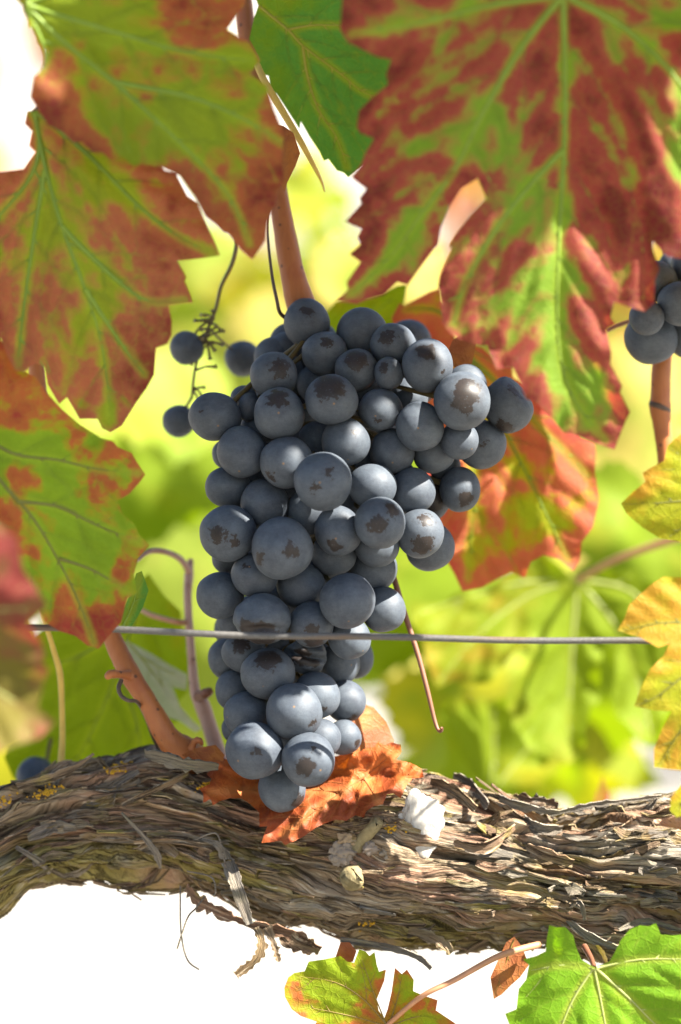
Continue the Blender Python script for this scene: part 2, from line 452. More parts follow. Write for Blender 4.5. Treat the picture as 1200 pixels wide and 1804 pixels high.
def relief(px, th):
    """Radial relief (m) of the bark at photo column px and angle th (0 = towards the camera, pi/2 = up)."""
    px = np.asarray(px, float); th = np.asarray(th, float)
    s = px * S * 1000.0                      # mm along
    R = cordon_r(px) * 1000.0
    t = th * 23.0                            # mm around
    warp = (fbm(s / 26.0, t / 16.0, 3, 3) - 0.5) * 9.0
    tw = t + warp + s * 0.10 - 6.0 * np.exp(-((s - 8) / 16.0) ** 2) * np.sin(th)
    rid = 1 - np.abs(2 * vnoise(s / 34.0, tw / 4.2, 21) - 1)
    rid2 = 1 - np.abs(2 * vnoise(s / 17.0, tw / 1.9, 22) - 1)
    fib = vnoise(s / 9.0, tw / 0.75, 23); fib2 = vnoise(s / 5.0, tw / 0.42, 24)
    pl = vnoise(s / 24.0, tw / 5.0, 25) * 3.2
    fr = pl - np.floor(pl); plate = (np.floor(pl) + np.clip((fr - 0.80) / 0.2, 0, 1)) / 3.2
    deep = np.clip((vnoise(s / 20.0, tw / 2.6, 27) - 0.64) / 0.14, 0, 1)
    crev = np.clip((vnoise(s / 46.0 + 9.0, tw / 3.4, 28) - 0.66) / 0.10, 0, 1)
    lump = (fbm(s / 22.0, t / 12.0, 31, 3) - 0.5)
    h = lump * 5.0 + plate * 4.4 + rid * 1.3 + rid2 * 1.1 + fib * 1.05 + fib2 * 0.5 - deep * 3.4 - crev * 4.0 - 3.0
    # knotty burr in the middle
    kn = np.exp(-(((px - 680) / 75.0) ** 2 + ((th - 0.25) / 0.75) ** 2) * 1.3)
    kn2 = vnoise(s / 3.2, t / 3.2, 41) * 2.6 + vnoise(s / 1.5, t / 1.5, 42) * 1.1
    h = h * (1 - 0.75 * kn) + kn * (kn2 + 1.6)
    hol = np.exp(-(((px - 1130) / 85.0) ** 2 + ((th + 0.25) / 0.38) ** 2))
    h = h - hol * (5.0 + 5.0 * vnoise(s / 3.0, t / 2.4, 43))
    return h * 0.001

_GX = np.linspace(-100, 1300, 1401); _GT = np.linspace(-2.2, 2.2, 441)
_GR = relief(*np.meshgrid(_GX, _GT, indexing='ij'))
def relief_fast(px, th):
    i = np.clip((px + 100), 0, 1399.999); j = np.clip((th + 2.2) * 100, 0, 439.999)
    a = i.astype(int); b = j.astype(int); u = i - a; v = j - b
    return (_GR[a, b] * (1 - u) + _GR[a + 1, b] * u) * (1 - v) + (_GR[a, b + 1] * (1 - u) + _GR[a + 1, b + 1] * u) * v

def cordon_pt(px, th, off=0.0, rf=None):
    """World point on the bark surface (arrays ok)."""
    px = np.asarray(px, float); th = np.asarray(th, float)
    R = cordon_r(px) + (relief if rf is None else rf)(px, th) + off
    yc = cordon_y(px)
    k = (D + yc) / D
    z = ZC + (902 - cordon_c(px)) * S * k + R * np.sin(th) * k
    y = yc - R * np.cos(th) * 0.95
    x = (px - 600) * S * k
    return np.stack([x, y, z], -1)

def front_y(px, py):
    """Depth of the bark face seen at a photo point (approximate, smooth)."""
    R = float(cordon_r(px)); dz = (float(cordon_c(px)) - py) * S
    q = max(-0.999, min(0.999, dz / R))
    return float(cordon_y(px)) - R * math.sqrt(1 - q * q) * 0.95

def build_cordon():
    pxs = np.concatenate([np.linspace(-900, -60, 160, endpoint=False), np.linspace(-60, 1260, 860, endpoint=False), np.linspace(1260, 1520, 60)])
    ths = np.concatenate([np.linspace(-1.95, 1.95, 330), np.linspace(1.95, 2 * math.pi - 1.95, 70)[1:-1]])
    PX, TH = np.meshgrid(pxs, ths, indexing='ij')
    W = cordon_pt(PX, TH); n, k = PX.shape
    o0 = np.array([0.0, 0.014, 0.75])
    V = (W - o0).reshape(-1, 3)
    idx = np.arange(n * k).reshape(n, k); nx = np.roll(idx, -1, 1)
    F = np.stack([idx[:-1], idx[1:], nx[1:], nx[:-1]], -1).reshape(-1, 4)
    me = bpy.data.meshes.new('branch')
    me.vertices.add(len(V)); me.vertices.foreach_set('co', V.astype(np.float32).ravel())
    me.loops.add(F.size); me.loops.foreach_set('vertex_index', F.astype(np.int32).ravel())
    me.polygons.add(len(F)); me.polygons.foreach_set('loop_start', np.arange(0, F.size, 4, dtype=np.int32))
    me.polygons.foreach_set('use_smooth', np.ones(len(F), dtype=bool))
    me.update(calc_edges=True)
    s = PX * S; t = TH * 0.023
    warp = (fbm(s * 1000 / 26.0, t * 1000 / 16.0, 3, 3) - 0.5) * 0.009
    UV = np.stack([s, t + warp + s * 0.10], -1).reshape(-1, 2)
    ul = me.uv_layers.new(name='UVMap'); ul.data.foreach_set('uv', UV[F.ravel()].astype(np.float32).ravel())
    me.materials.append(M['bark'])
    o = bpy.data.objects.new('branch', me)
    link(o, VINE, Vector(o0) - VINE.location)
    o['label'] = 'thick horizontal branch with peeling grey brown bark'
    return o
CORDON = build_cordon()

def build_lower_trunk():
    n, k = 150, 90
    A = P(1480, 1660, 0.02)
    zz = np.linspace(0, 1, n); th = np.linspace(0, 2 * math.pi, k, endpoint=False)
    ZZ, TH = np.meshgrid(zz, th, indexing='ij')
    R = 0.034 + 0.014 * (1 - ZZ) ** 3 + 0.01 * np.clip(ZZ - 0.85, 0, 1) * 3
    s = ZZ * 760; t = TH * 36
    rel = (1 - np.abs(2 * vnoise(s / 60, t / 6 + s * 0.01, 61) - 1)) * 3 + (fbm(s / 40, t / 20, 62, 3) - 0.5) * 8 + vnoise(s / 15, t / 1.6, 63) * 1.6
    R = R + rel * 0.001
    cx = A.x + 0.02 * np.sin(ZZ * 3.0) * (1 - ZZ); cy = 0.022 + 0.02 * np.sin(ZZ * 2.2) * (1 - ZZ)
    V = np.stack([cx + R * np.cos(TH), cy + R * np.sin(TH), -0.05 + ZZ * (A.z + 0.05 + 0.01)], -1).reshape(-1, 3)
    o0 = np.array([A.x, 0.022, 0.0]); V = V - o0
    idx = np.arange(n * k).reshape(n, k); nx = np.roll(idx, -1, 1)
    F = np.stack([idx[:-1], nx[:-1], nx[1:], idx[1:]], -1).reshape(-1, 4)
    me = mesh_np('trunk', V, F, M['bark'])
    ul = me.uv_layers.new(name='UVMap')
    UV = np.stack([ZZ * 0.76, TH * 0.036], -1).reshape(-1, 2)
    li = np.empty(len(me.loops), dtype=np.int32); me.loops.foreach_get('vertex_index', li)
    ul.data.foreach_set('uv', UV[li].astype(np.float32).ravel())
    o = bpy.data.objects.new('trunk', me)
    link(o, VINE, Vector(o0) - VINE.location)
build_lower_trunk()

def ribbon_geo(path, widths, side, thick=0.0005, curl=0.0, ragged=0.0, seed=0):
    """Strip of bark: path of points, a sideways direction per point, real thickness, edges curled outwards."""
    r = random.Random(seed); n = len(path); V = []; F = []; U = []; along = r.uniform(0, 3)
    for i, p in enumerate(path):
        t = (path[min(i + 1, n - 1)] - path[max(i - 1, 0)]).normalized()
        sd = side[i] if isinstance(side, list) else side
        sd = (sd - t * sd.dot(t)).normalized(); nr = sd.cross(t).normalized()
        if nr.y > 0.3: nr = -nr
        w = widths[i] * (1 + r.uniform(-ragged, ragged)); sh = r.uniform(-ragged, ragged) * widths[i] * 0.4
        a = p + sd * (sh - w) + nr * curl * w; b = p + sd * sh; c = p + sd * (sh + w) + nr * curl * w
        V += [a + nr * thick, b + nr * thick, c + nr * thick, a - nr * thick, c - nr * thick]
        if i: along += (p - path[i - 1]).length
        U += [(along, -w + sh), (along, sh), (along, w + sh), (along, -w + sh), (along, w + sh)]
    for i in range(n - 1):
        a = i * 5; b = a + 5
        F += [(a, a + 1, b + 1, b), (a + 1, a + 2, b + 2, b + 1), (a + 3, b + 3, b + 4, a + 4), (a, b, b + 3, a + 3), (a + 2, a + 4, b + 4, b + 2)]
    F += [(0, 3, 4, 2, 1), ((n - 1) * 5, (n - 1) * 5 + 1, (n - 1) * 5 + 2, (n - 1) * 5 + 4, (n - 1) * 5 + 3)]
    return V, F, U

def surface_strip(r, px0, th0, length, width, lift, seg=6):
    """A strip of peeling bark lying along the grain, its ends standing off."""
    pxs = np.linspace(px0, px0 + length, seg + 1)
    wob = r.uniform(-0.05, 0.05); dr = r.uniform(-0.0002, 0.0004) - 0.0006 * (1 if 520 < px0 < 640 else 0)
    ths = th0 + dr * (pxs - px0) + wob * np.sin((pxs - px0) / max(length, 1) * 3.0)
    e0 = r.random() ** 2 * lift; e1 = r.random() ** 2 * lift
    u = np.linspace(0, 1, seg + 1)
    off = 0.0002 + e0 * np.clip(1 - u * 2.6, 0, 1) ** 1.5 + e1 * np.clip(u * 2.6 - 1.6, 0, 1) ** 1.5 + r.uniform(0, 0.0005)
    pts = cordon_pt(pxs, ths, off, relief_fast); up = cordon_pt(pxs, ths + 0.06, off, relief_fast)
    path = [Vector(p) for p in pts]; side = [(Vector(b) - Vector(a)) for a, b in zip(pts, up)]
    wid = width * (0.35 + 0.65 * np.sin(np.clip(u * 0.86 + 0.07, 0, 1) * math.pi)) 
    return ribbon_geo(path, list(wid), side, 0.00022, r.uniform(0.05, 0.5), 0.28, r.randint(0, 99999))

def build_bark_strips():
    r = random.Random(5)
    for i in range(120):
        px = r.uniform(-40, 1180); th = r.uniform(-1.35, 1.30)
        if 600 < px < 760 and -0.4 < th < 0.8 and r.random() < 0.75: px = r.choice((r.uniform(60, 520), r.uniform(800, 1150)))
        L = r.uniform(50, 200) * (0.7 if px > 760 else 1.0); w = r.uniform(3.5, 9.5) * S * (1.35 if px > 780 else 1.0)
        V, F, U = surface_strip(r, px, th, L, w, 0.0022 if px < 760 else 0.004)
        mb = MB(); mb.add(V, F, r.random(), U); c = sum((Vector(v) for v in V), Vector()) / len(V)
        mb.build('bark_strip', M['strip_grey'] if r.random() < 0.12 else M['strip'], CORDON, c, smooth=False)
    for i in range(46):
        px = r.uniform(770, 1150) if r.random() < .7 else r.uniform(60, 560); th = r.uniform(-.5, 1.25)
        V, F, U = surface_strip(r, px, th, r.uniform(45, 120), r.uniform(6, 14) * S, 0.006)
        mb = MB(); mb.add(V, F, r.random(), U); c = sum((Vector(v) for v in V), Vector()) / len(V)
        mb.build('bark_plate', M['strip_grey'] if r.random() < 0.25 else M['strip'], CORDON, c, smooth=False)
    mb = MB()
    for i in range(260):
        px = r.uniform(-60, 1240); th = r.uniform(-1.6, 1.5)
        L = r.uniform(14, 70); w = r.uniform(0.9, 3.6) * S
        V, F, U = surface_strip(r, px, th, L, w, 0.0012, 3)
        mb.add(V, F, r.random(), U)
    o = mb.build('bark_flakes', M['strip'], CORDON, (0, 0, 0.75), smooth=False); o['kind'] = 'stuff'
    # shaggy edge along the underside and the top
    mb = MB()
    for i in range(170):
        low = r.random() < 0.7
        px = r.uniform(-20, 1200); th = r.uniform(-1.75, -1.3) if low else r.uniform(1.2, 1.6)
        V, F, U = surface_strip(r, px, th, r.uniform(40, 130), r.uniform(1.5, 4.5) * S, 0.0022 if low else 0.002, 5)
        mb.add(V, F, r.random(), U)
    o = mb.build('shaggy_bark', M['strip'], CORDON, (0, 0, 0.75), smooth=False); o['kind'] = 'stuff'
build_bark_strips()

def px_ribbon(name, pts, widths, mat, curl=0.2, label=None, side=(0.9, -0.2, 0.4), seed=1, n=5, ragged=0.15):
    path = smooth_path([P(*p) for p in pts], n)
    w = [x * S for x in lerp_list(widths, len(path))]
    V, F, U = ribbon_geo(path, w, Vector(side), 0.0003, curl, ragged, seed)
    mb = MB(); mb.add(V, F, random.Random(seed).random(), U)
    o = mb.build(name, mat, CORDON, path[0], smooth=False)
    if label: o['label'] = label
    return o

fy = front_y
px_ribbon('bark_strip', [(352, 1478, fy(352, 1478) - .001), (385, 1490, fy(385, 1490) - .004), (402, 1520, fy(402, 1520) - .006), (420, 1570, -.012), (440, 1628, -.012)], [2, 5, 10, 12, 10, 7], M['strip_grey'],
          0.15, 'grey weathered bark strip hanging off the branch', (0.95, -0.1, 0.25), 2, 8)
px_ribbon('bark_strip', [(330, 1562, .004), (355, 1590, .0), (400, 1612, -.002), (450, 1630, -.004), (520, 1648, -.004), (565, 1672, -.003)], [8, 14, 8, 6, 12, 4], M['strip'], 0.3, None, (0.1, -0.3, 1), 3, 8, 0.5)
px_ribbon('bark_strip', [(452, 1634, -.006), (462, 1660, -.008), (455, 1685, -.009), (432, 1705, -.009), (416, 1718, -.009)], [7, 8, 8, 7, 8], M['strip'], 0.3, None, (1, 0, 0.3), 4, 6, 0.4)
px_ribbon('bark_strip', [(468, 1634, -.006), (482, 1660, -.007), (488, 1680, -.007), (492, 1694, -.007)], [9, 6, 6, 2], M['strip'], 0.3, None, (1, 0, 0.1), 5, 6, 0.5)
px_ribbon('bark_strip', [(500, 1640, -.003), (520, 1662, -.004), (545, 1672, -.004), (562, 1676, -.004)], [13, 12, 9, 4], M['strip'], 0.3, None, (0.2, 0, 1), 6, 6, 0.6)
px_ribbon('bark_strip', [(600, 1655, .0), (680, 1668, -.004), (735, 1685, -.007), (760, 1706, -.009)], [5, 6, 5, 4], M['strip_grey'], 0.2, None, (0.1, -0.2, 1), 7, 6)
px_ribbon('bark_strip', [(720, 1640, -.004), (760, 1650, -.006), (788, 1668, -.008), (790, 1682, -.008)], [9, 10, 8, 3], M['strip'], 0.2, None, (0.3, 0, 1), 8, 6, 0.4)
px_ribbon('bark_strip', [(215, 1432, fy(215, 1432) - .002), (222, 1440, fy(222, 1440) - .003), (250, 1470, fy(250, 1470) - .003), (275, 1502, fy(275, 1502) - .003), (283, 1530, fy(283, 1530) - .003)], [2, 2, 2.5, 5, 7, 1], M['strip_grey'], 0.1, None, (0.8, -0.2, 0.3), 9, 7)
px_ribbon('bark_strip', [(28, 1492, fy(28, 1492) - .002), (50, 1505, fy(50, 1505) - .003), (72, 1520, fy(72, 1520) - .003), (88, 1538, fy(88, 1538) - .002)], [3, 5, 6, 4], M['strip_grey'], 0.1, None, (0.6, -0.2, 0.7), 10, 6)
px_ribbon('bark_strip', [(215, 1418, fy(215, 1418) - .002), (260, 1396, fy(260, 1396) - .004), (300, 1378, fy(300, 1378) - .005), (330, 1362, fy(330, 1362) - .004)], [3, 5, 6, 5], M['strip'], 0.2, 'pale sliver of bark lying slantwise on the branch', (0.3, -0.2, 0.8), 11, 6)
px_ribbon('bark_strip', [(256, 1326, -.004), (290, 1334, -.006), (330, 1346, -.008), (385, 1350, -.006)], [8, 12, 13, 8], M['strip_grey'], 0.2, None, (0.1, -0.5, 1), 12, 6, 0.3)
px_ribbon('bark_strip', [(30, 1385, .0), (80, 1372, -.002), (130, 1352, -.002), (165, 1328, .0)], [6, 9, 5, 1.5], M['strip'], 0.2, None, (0.2, -0.4, 1), 13, 6, 0.3)
px_ribbon('bark_strip', [(880, 1408, -.002), (940, 1424, -.004), (985, 1430, -.004), (1040, 1418, -.003), (1085, 1412, -.002), (1165, 1402, .0)], [8, 7, 5, 6, 6, 3], M['strip_grey'], 0.3, None, (0.1, -0.4, 1), 14, 6, 0.5)
px_ribbon('bark_strip', [(905, 1402, .006), (935, 1410, .005), (962, 1412, .005), (982, 1424, .005)], [7, 9, 10, 5], M['strip'], 0.3, 'dark ragged bark scrap on the upper edge of the branch', (0.1, -0.2, 1), 15, 6, 0.7)
for k, (a, b, c) in enumerate((((760, 1375), (800, 1392), (840, 1425)), ((800, 1365), (830, 1382), (862, 1420)), ((800, 1482), (850, 1492), (905, 1455)), ((925, 1440), (950, 1458), (990, 1460)), ((930, 1490), (960, 1505), (1010, 1520)))):
    px_ribbon('bark_strip', [(a[0], a[1], fy(*a) - .002), (b[0], b[1], fy(*b) - .005), (c[0], c[1], fy(*c) - .003)], [4, 13, 7], M['strip_grey'] if k % 2 else M['strip'], 0.5, None, (0.3, -0.3, 0.9), 20 + k, 5, 0.3)
for k, pts in enumerate(([(362, 1578, -.008), (345, 1600, -.010), (330, 1618, -.012), (312, 1672, -.012)][::-1],
                         [(318, 1560, .0), (319, 1640, -.001), (330, 1690, -.002), (351, 1708, -.003)],
                         [(342, 1480, -.012), (380, 1468, -.014), (392, 1500, -.014), (398, 1530, -.013)],
                         [(330, 1535, -.01), (372, 1545, -.014), (380, 1570, -.014), (376, 1578, -.013)])):
    mb = MB(); mb.tube(smooth_path([P(*p) for p in pts], 6), [1.6 * S] * (6 * 3 + 1), 5)
    mb.build('bark_fibre', M['strip_grey'], CORDON, P(*pts[0]))

def blob(name, c, rx, ry, rz, mat, parent, seed, amp=0.25, freq=2.0, sub=4, tilt=0.0, label=None):
    bm = bmesh.new(); bmesh.ops.create_icosphere(bm, subdivisions=sub, radius=1.0)
    from mathutils import noise as mn
    off = Vector((seed * 3.1, seed * 1.7, seed * 0.9)); rot = Matrix.Rotation(tilt, 3, 'Y')
    for v in bm.verts:
        d = 1 + amp * (mn.fractal(v.co * freq + off, 1.0, 2.0, 4))
        v.co = rot @ Vector((v.co.x * rx * d, v.co.y * ry * d, v.co.z * rz * d))
    me = bpy.data.meshes.new(name); bm.to_mesh(me); bm.free(); me.materials.append(mat)
    me.polygons.foreach_set('use_smooth', [True] * len(me.polygons))
    o = bpy.data.objects.new(name, me); link(o, parent, Vector(c) - wloc(parent))
    if label: o['label'] = label
    return o

def knots():
    k = 1 * S
    blob('bare_wood_scar', P(738, 1455, fy(738, 1455) - .0004), 38 * k, 9 * k, 54 * k, M['bare_wood'], CORDON, 3, 0.36, 1.6, 5, 0.3, 'chalky white patch of bare dead wood')
    # cut stub
    def stub(px, py, r0, ln, d, label):
        c = P(px, py, fy(px, py)); mb = MB(); d = Vector(d).normalized()
        mb.tube([c - d * 0.004, c + d * ln * 0.3, c + d * ln * 0.6, c + d * ln * 0.9, c + d * ln, c + d * ln * 0.86, c + d * ln * 0.6, c + d * ln * 0.8], [r0 * 1.35, r0 * 1.1, r0, r0 * 1.03, r0 * 0.86, r0 * 0.6, r0 * 0.3, r0 * .1], 14)
        rr = random.Random(int(px))
        mb.V = [v + Vector((rr.gauss(0, 1), rr.gauss(0, 1), rr.gauss(0, 1))) * r0 * 0.07 for v in mb.V]
        o = mb.build('cut_stub', M['stub'], CORDON, c); o['label'] = label
    stub(622, 1543, 20 * k, 0.0055, (-0.1, -1, -0.1), 'round pale cut stub below the dry leaf')
    stub(640, 1478, 11 * k, 0.0095, (0.55, -0.6, 0.75), 'short yellowish dead spur pointing up')
    r = random.Random(9)
    for i in range(16):
        px = r.uniform(600, 730); py = r.uniform(1430, 1590)
        q = r.uniform(6, 15) * k
        blob('bark_knob', P(px, py, fy(px, py) - 0.001), q * 1.4, q * 0.6, q, M['strip_grey'] if r.random() < .3 else M['strip'], CORDON, i + 20, 0.6, 2.0, 4)
    for (px, py, n) in ((205, 1354, 34), (80, 1396, 22), (8, 1410, 12), (640, 1630, 8), (362, 1385, 8), (690, 1460, 8)):
        mb = MB()
        for i in range(n * 3):
            x = px + r.gauss(0, 11); y = py + r.gauss(0, 4.5) - (x - px) * 0.25
            c = P(x, y, fy(x, y) - 0.0026); q = r.uniform(1.2, 2.8) * k
            V = []
            for a in range(6): V.append(c + Vector((math.cos(a * 1.047) * q * r.uniform(.7, 1.3), -q * 0.1, math.sin(a * 1.047) * q * r.uniform(.7, 1.3))))
            V.append(c + Vector((0, -q * 0.9, 0)))
            mb.add(V, [(a, (a + 1) % 6, 6) for a in range(6)], r.random())
        mb.build('lichen', M['lichen'], CORDON, P(px, py, fy(px, py)), smooth=False)
knots()

# ------------------------------------------------------------------ leaves
def inside(poly, pts):
    x = pts[:, 0]; y = pts[:, 1]; c = np.zeros(len(pts), bool); n = len(poly)
    for i in range(n):
        x1, y1 = poly[i]; x2, y2 = poly[(i + 1) % n]
        if y1 == y2: continue
        k = ((y1 > y) != (y2 > y)) & (x < (x2 - x1) * (y - y1) / (y2 - y1) + x1); c ^= k
    return c

def segdist(pts, A, B):
    best = np.full(len(pts), 1e9); 
    for a, b in zip(A, B):
        d = b - a; L = max(float(d @ d), 1e-12); t = np.clip(((pts - a) @ d) / L, 0, 1)
        q = pts - (a + t[:, None] * d); best = np.minimum(best, (q * q).sum(1))
    return np.sqrt(best)

def serrate(poly, long=52, tooth=9, seed=0, cut=None):
    """Adds vine-leaf teeth to the long, untraced runs of an outline."""
    r = random.Random(seed); out = []; n = len(poly)
    area = sum(poly[i][0] * poly[(i + 1) % n][1] - poly[(i + 1) % n][0] * poly[i][1] for i in range(n))
    sg = 1 if area > 0 else -1
    for i in range(n):
        a = np.array(poly[i], float); b = np.array(poly[(i + 1) % n], float); d = b - a; L = np.hypot(*d)
        out.append(tuple(a))
        if L > long:
            m = max(1, int(L / (long * 0.62))); nr = np.array([d[1], -d[0]]) / L * sg
            for k in range(m):
                t0 = (k + 0.62 + r.uniform(-.1, .1)) / m; t1 = (k + 1) / m
                out.append(tuple(a + d * t0 + nr * tooth * r.uniform(0.6, 1.3)))
                if k < m - 1: out.append(tuple(a + d * t1 - nr * tooth * 0.25 * r.uniform(.3, 1)))
    return out

def leaf_geometry(outline, veins, spacing, auto=True, lat_gap=70, seed=0, unit=100.0, jag=0.0):
    """Triangulated blade in outline units; returns points, triangles, vd, ed, all vein polylines grouped by main vein."""
    r = random.Random(seed); poly = np.array(outline, float); n = len(poly)
    fine = []
    for i in range(n):
        a = poly[i]; b = poly[(i + 1) % n]; m = max(1, int(np.hypot(*(b - a)) / spacing))
        for k in range(m):
            q = a + (b - a) * k / m
            if jag and 0 < k: q = q + np.array([r.uniform(-jag, jag), r.uniform(-jag, jag)])
            fine.append(q)
    fine = np.array(fine); pa = fine; pb = np.roll(fine, -1, 0)
    groups = []
    for vi, v in enumerate(veins):
        v = [np.array(p, float) for p in v]
        pts = [np.array(q[:2]) for q in smooth_path([Vector((p[0], p[1], 0)) for p in v], 8)]
        grp = [(pts, 1.0)]
        if auto:
            L = [0]
            for a, b in zip(pts[:-1], pts[1:]): L.append(L[-1] + np.hypot(*(b - a)))
            tot = L[-1]; pos = lat_gap * 0.7; sd = 1 if vi % 2 else -1
            while pos < tot * 0.93:
                i = int(np.searchsorted(L, pos)); i = min(max(i, 1), len(pts) - 1)
                t = pts[i] - pts[i - 1]; t = t / (np.hypot(*t) + 1e-9)
                an = math.radians(r.uniform(40, 52)) * sd; d = np.array([t[0] * math.cos(an) - t[1] * math.sin(an), t[0] * math.sin(an) + t[1] * math.cos(an)])
                q = pts[i].copy(); lat = [q.copy()]; ln = 0; mx = (tot - pos) * 0.75 + lat_gap * 0.6; bend = -sd * 0.035
                while ln < mx:
                    q = q + d * lat_gap * 0.16; ln += lat_gap * 0.16
                    if not inside(fine, q[None])[0]: break
                    d = np.array([d[0] * math.cos(bend) - d[1] * math.sin(bend), d[0] * math.sin(bend) + d[1] * math.cos(bend)])
                    lat.append(q.copy())
                if len(lat) > 2: grp.append((lat, 0.45))
                sd = -sd; pos += lat_gap * r.uniform(0.42, 0.62)
        groups.append(grp)
    lo = fine.min(0); hi = fine.max(0); h = spacing * 0.87
    gy = np.arange(lo[1], hi[1], h); pts = []
    for j, yy in enumerate(gy):
        xs = np.arange(lo[0] + (spacing / 2 if j % 2 else 0), hi[0], spacing); pts.append(np.stack([xs, np.full(len(xs), yy)], -1))
    pts = np.concatenate(pts); pts = pts + rng.uniform(-0.18, 0.18, pts.shape) * spacing
    pts = pts[inside(fine, pts)]; dd = segdist(pts, pa, pb); pts = pts[dd > spacing * 0.55]
    allp = np.concatenate([fine, pts]); m = len(fine)
    res = geometry.delaunay_2d_cdt([Vector(p) for p in allp], [(i, (i + 1) % m) for i in range(m)], [tuple(range(m))], 1, 1e-6)
    V = np.array([tuple(v) for v in res[0]]); T = [tuple(f) for f in res[2]]
    ed = segdist(V, pa, pb) / unit
    A = []; B = []; W = []
    vd = np.full(len(V), 1e9)
    for g in groups:
        for pl, w in g:
            p = np.array(pl); dm = segdist(V, p[:-1], p[1:]) / unit
            vd = np.minimum(vd, dm if w == 1.0 else dm * 1.5 + 0.07)
    return V, T, vd, ed, groups

def finish_leaf(name, V2, T, vd, ed, groups, mapf, mapv, mat, veinmat, parent, origin, vr=3.2, uvs=0.001, veins=True, label=None, unit=1.0):
    W = mapv(V2, vd, ed)
    o0 = Vector(origin)
    me = mesh_np(name, W - np.array(o0), T, mat)
    fattr(me, 'vd', vd); fattr(me, 'ed', ed)
    ul = me.uv_layers.new(name='UVMap')
    li = np.empty(len(me.loops), dtype=np.int32); me.loops.foreach_get('vertex_index', li)
    ul.data.foreach_set('uv', (V2[li] * uvs).astype(np.float32).ravel())
    o = bpy.data.objects.new(name, me)
    base = wloc(parent) if parent is not None else Vector((0, 0, 0))
    link(o, parent, o0 - base)
    if label: o['label'] = label
    if veins:
        for g in groups:
            mb = MB()
            for pl, w in g:
                pl = pl[::2] if len(pl) > 14 else pl
                k = len(pl); pts = [mapf(p[0], p[1], 0.0, 0.5) + Vector((0, -0.00012, 0)) for p in pl]
                mb.tube(pts, [vr * w * (1 - 0.9 * i / max(k - 1, 1)) * S for i in range(k)], 6)
            mb.build('vein', veinmat, o, mapf(g[0][0][0][0], g[0][0][0][1], 0, .5))
    return o

ORDER = 0
def traced_leaf(outline, veins, y0, ax, ay, mat, veinmat, label, spacing=9, vr=3.4, quilt=0.0022, wave=0.006, curl=0.004, lat_gap=85, seed=0, name='leaf', parent=None, tooth=9,
                yfun=None, jag=0.0, stalk=None, stalkmat=None, stalk_r=4.0, auto=True, edge_curl=0.0, origin=None):
    poly = serrate(outline, 52, tooth, seed)
    V2, T, vd, ed, groups = leaf_geometry(poly, veins, spacing, auto, lat_gap, seed, 100.0, jag)
    cx, cy = np.mean(np.array(outline), 0)
    def mapv(Q, a, b):
        px = Q[:, 0]; py = Q[:, 1]
        if yfun: y = yfun(px, py, a, b)
        else:
            y = y0 + ax * (px - cx) * S + ay * (py - cy) * S
            y = y + (vnoise(px / 170.0, py / 170.0, seed + 5) - 0.5) * 2 * wave
            y = y - np.minimum(a, 0.4) / 0.4 * quilt
            y = y + (vnoise(px / 38.0, py / 38.0, seed + 9) - 0.5) * curl * np.maximum(0.0, 1 - b / 0.5)
        k = (D + y) / D
        return np.stack([(px - 600) * S * k, y, ZC + (902 - py) * S * k], -1)
    def mapf(px, py, a, b):
        return Vector(mapv(np.array([[px, py]], float), np.array([a]), np.array([b]))[0])
    pr = parent if parent is not None else VINE
    b = veins[0][0] if veins else outline[0]
    o = finish_leaf(name, V2, T, vd, ed, groups, mapf, mapv, mat, veinmat, pr if parent != 'top' else None, origin or mapf(b[0], b[1], 0, .5), vr, 0.001, bool(veins), label)
    if stalk:
        mb = MB(); pts = smooth_path([mapf(b[0], b[1], 0, .5)] + [P(*p) for p in stalk], 6)
        mb.tube(pts, lerp_list([stalk_r * S, stalk_r * 1.15 * S, stalk_r * 1.5 * S], len(pts)), 8)
        mb.build('leaf_stalk', stalkmat or M['stalk_red'], o, pts[0])
    return o

VG = plain_leafy('green_vein', (0.20, 0.29, 0.03), 0.3)
VP = plain_leafy('pale_vein', (0.36, 0.40, 0.12), 0.3)
VY = plain_leafy('yellow_vein', (0.40, 0.36, 0.05), 0.3)
VB = plain_leafy('brown_vein', (0.20, 0.13, 0.03), 0.2)
VO = plain_leafy('olive_vein', (0.17, 0.17, 0.03), 0.3)

LM_right = leaf_material('leaf_crimson_green', green=(0.135, 0.215, 0.022), mid=(0.23, 0.17, 0.035), red=(0.225, 0.045, 0.034), dark=(0.12, 0.017, 0.017), bias=0.335, kv=0.95, ke=0.22, kn=1.05, scale=5.6, trans=0.5)
LM_left = leaf_material('leaf_rust_green', green=(0.16, 0.205, 0.014), mid=(0.245, 0.18, 0.024), red=(0.255, 0.072, 0.032), dark=(0.15, 0.026, 0.02), bias=0.27, kv=0.75, ke=0.30, kn=1.2, scale=4.8, trans=0.5)
LM_left2 = leaf_material('leaf_orange_green', green=(0.19, 0.215, 0.016), mid=(0.28, 0.19, 0.035), red=(0.29, 0.09, 0.045), dark=(0.19, 0.04, 0.026), bias=0.40, kv=0.75, ke=0.22, kn=1.1, scale=5.2, trans=0.5)
LM_mid = leaf_material('leaf_green_orange_rim', green=(0.155, 0.235, 0.014), mid=(0.25, 0.22, 0.016), red=(0.30, 0.085, 0.03), dark=(0.24, 0.04, 0.028), bias=0.25, kv=0.5, ke=0.34, kn=1.7, scale=5.2, trans=0.46)
LM_pink = leaf_material('leaf_pink', vein=(0.14, 0.09, 0.03), green=(0.12, 0.10, 0.02), mid=(0.16, 0.06, 0.03), red=(0.155, 0.030, 0.025), dark=(0.10, 0.012, 0.014), bias=0.36, kv=0.3, ke=0.1, kn=0.9, scale=4.5, trans=0.4)
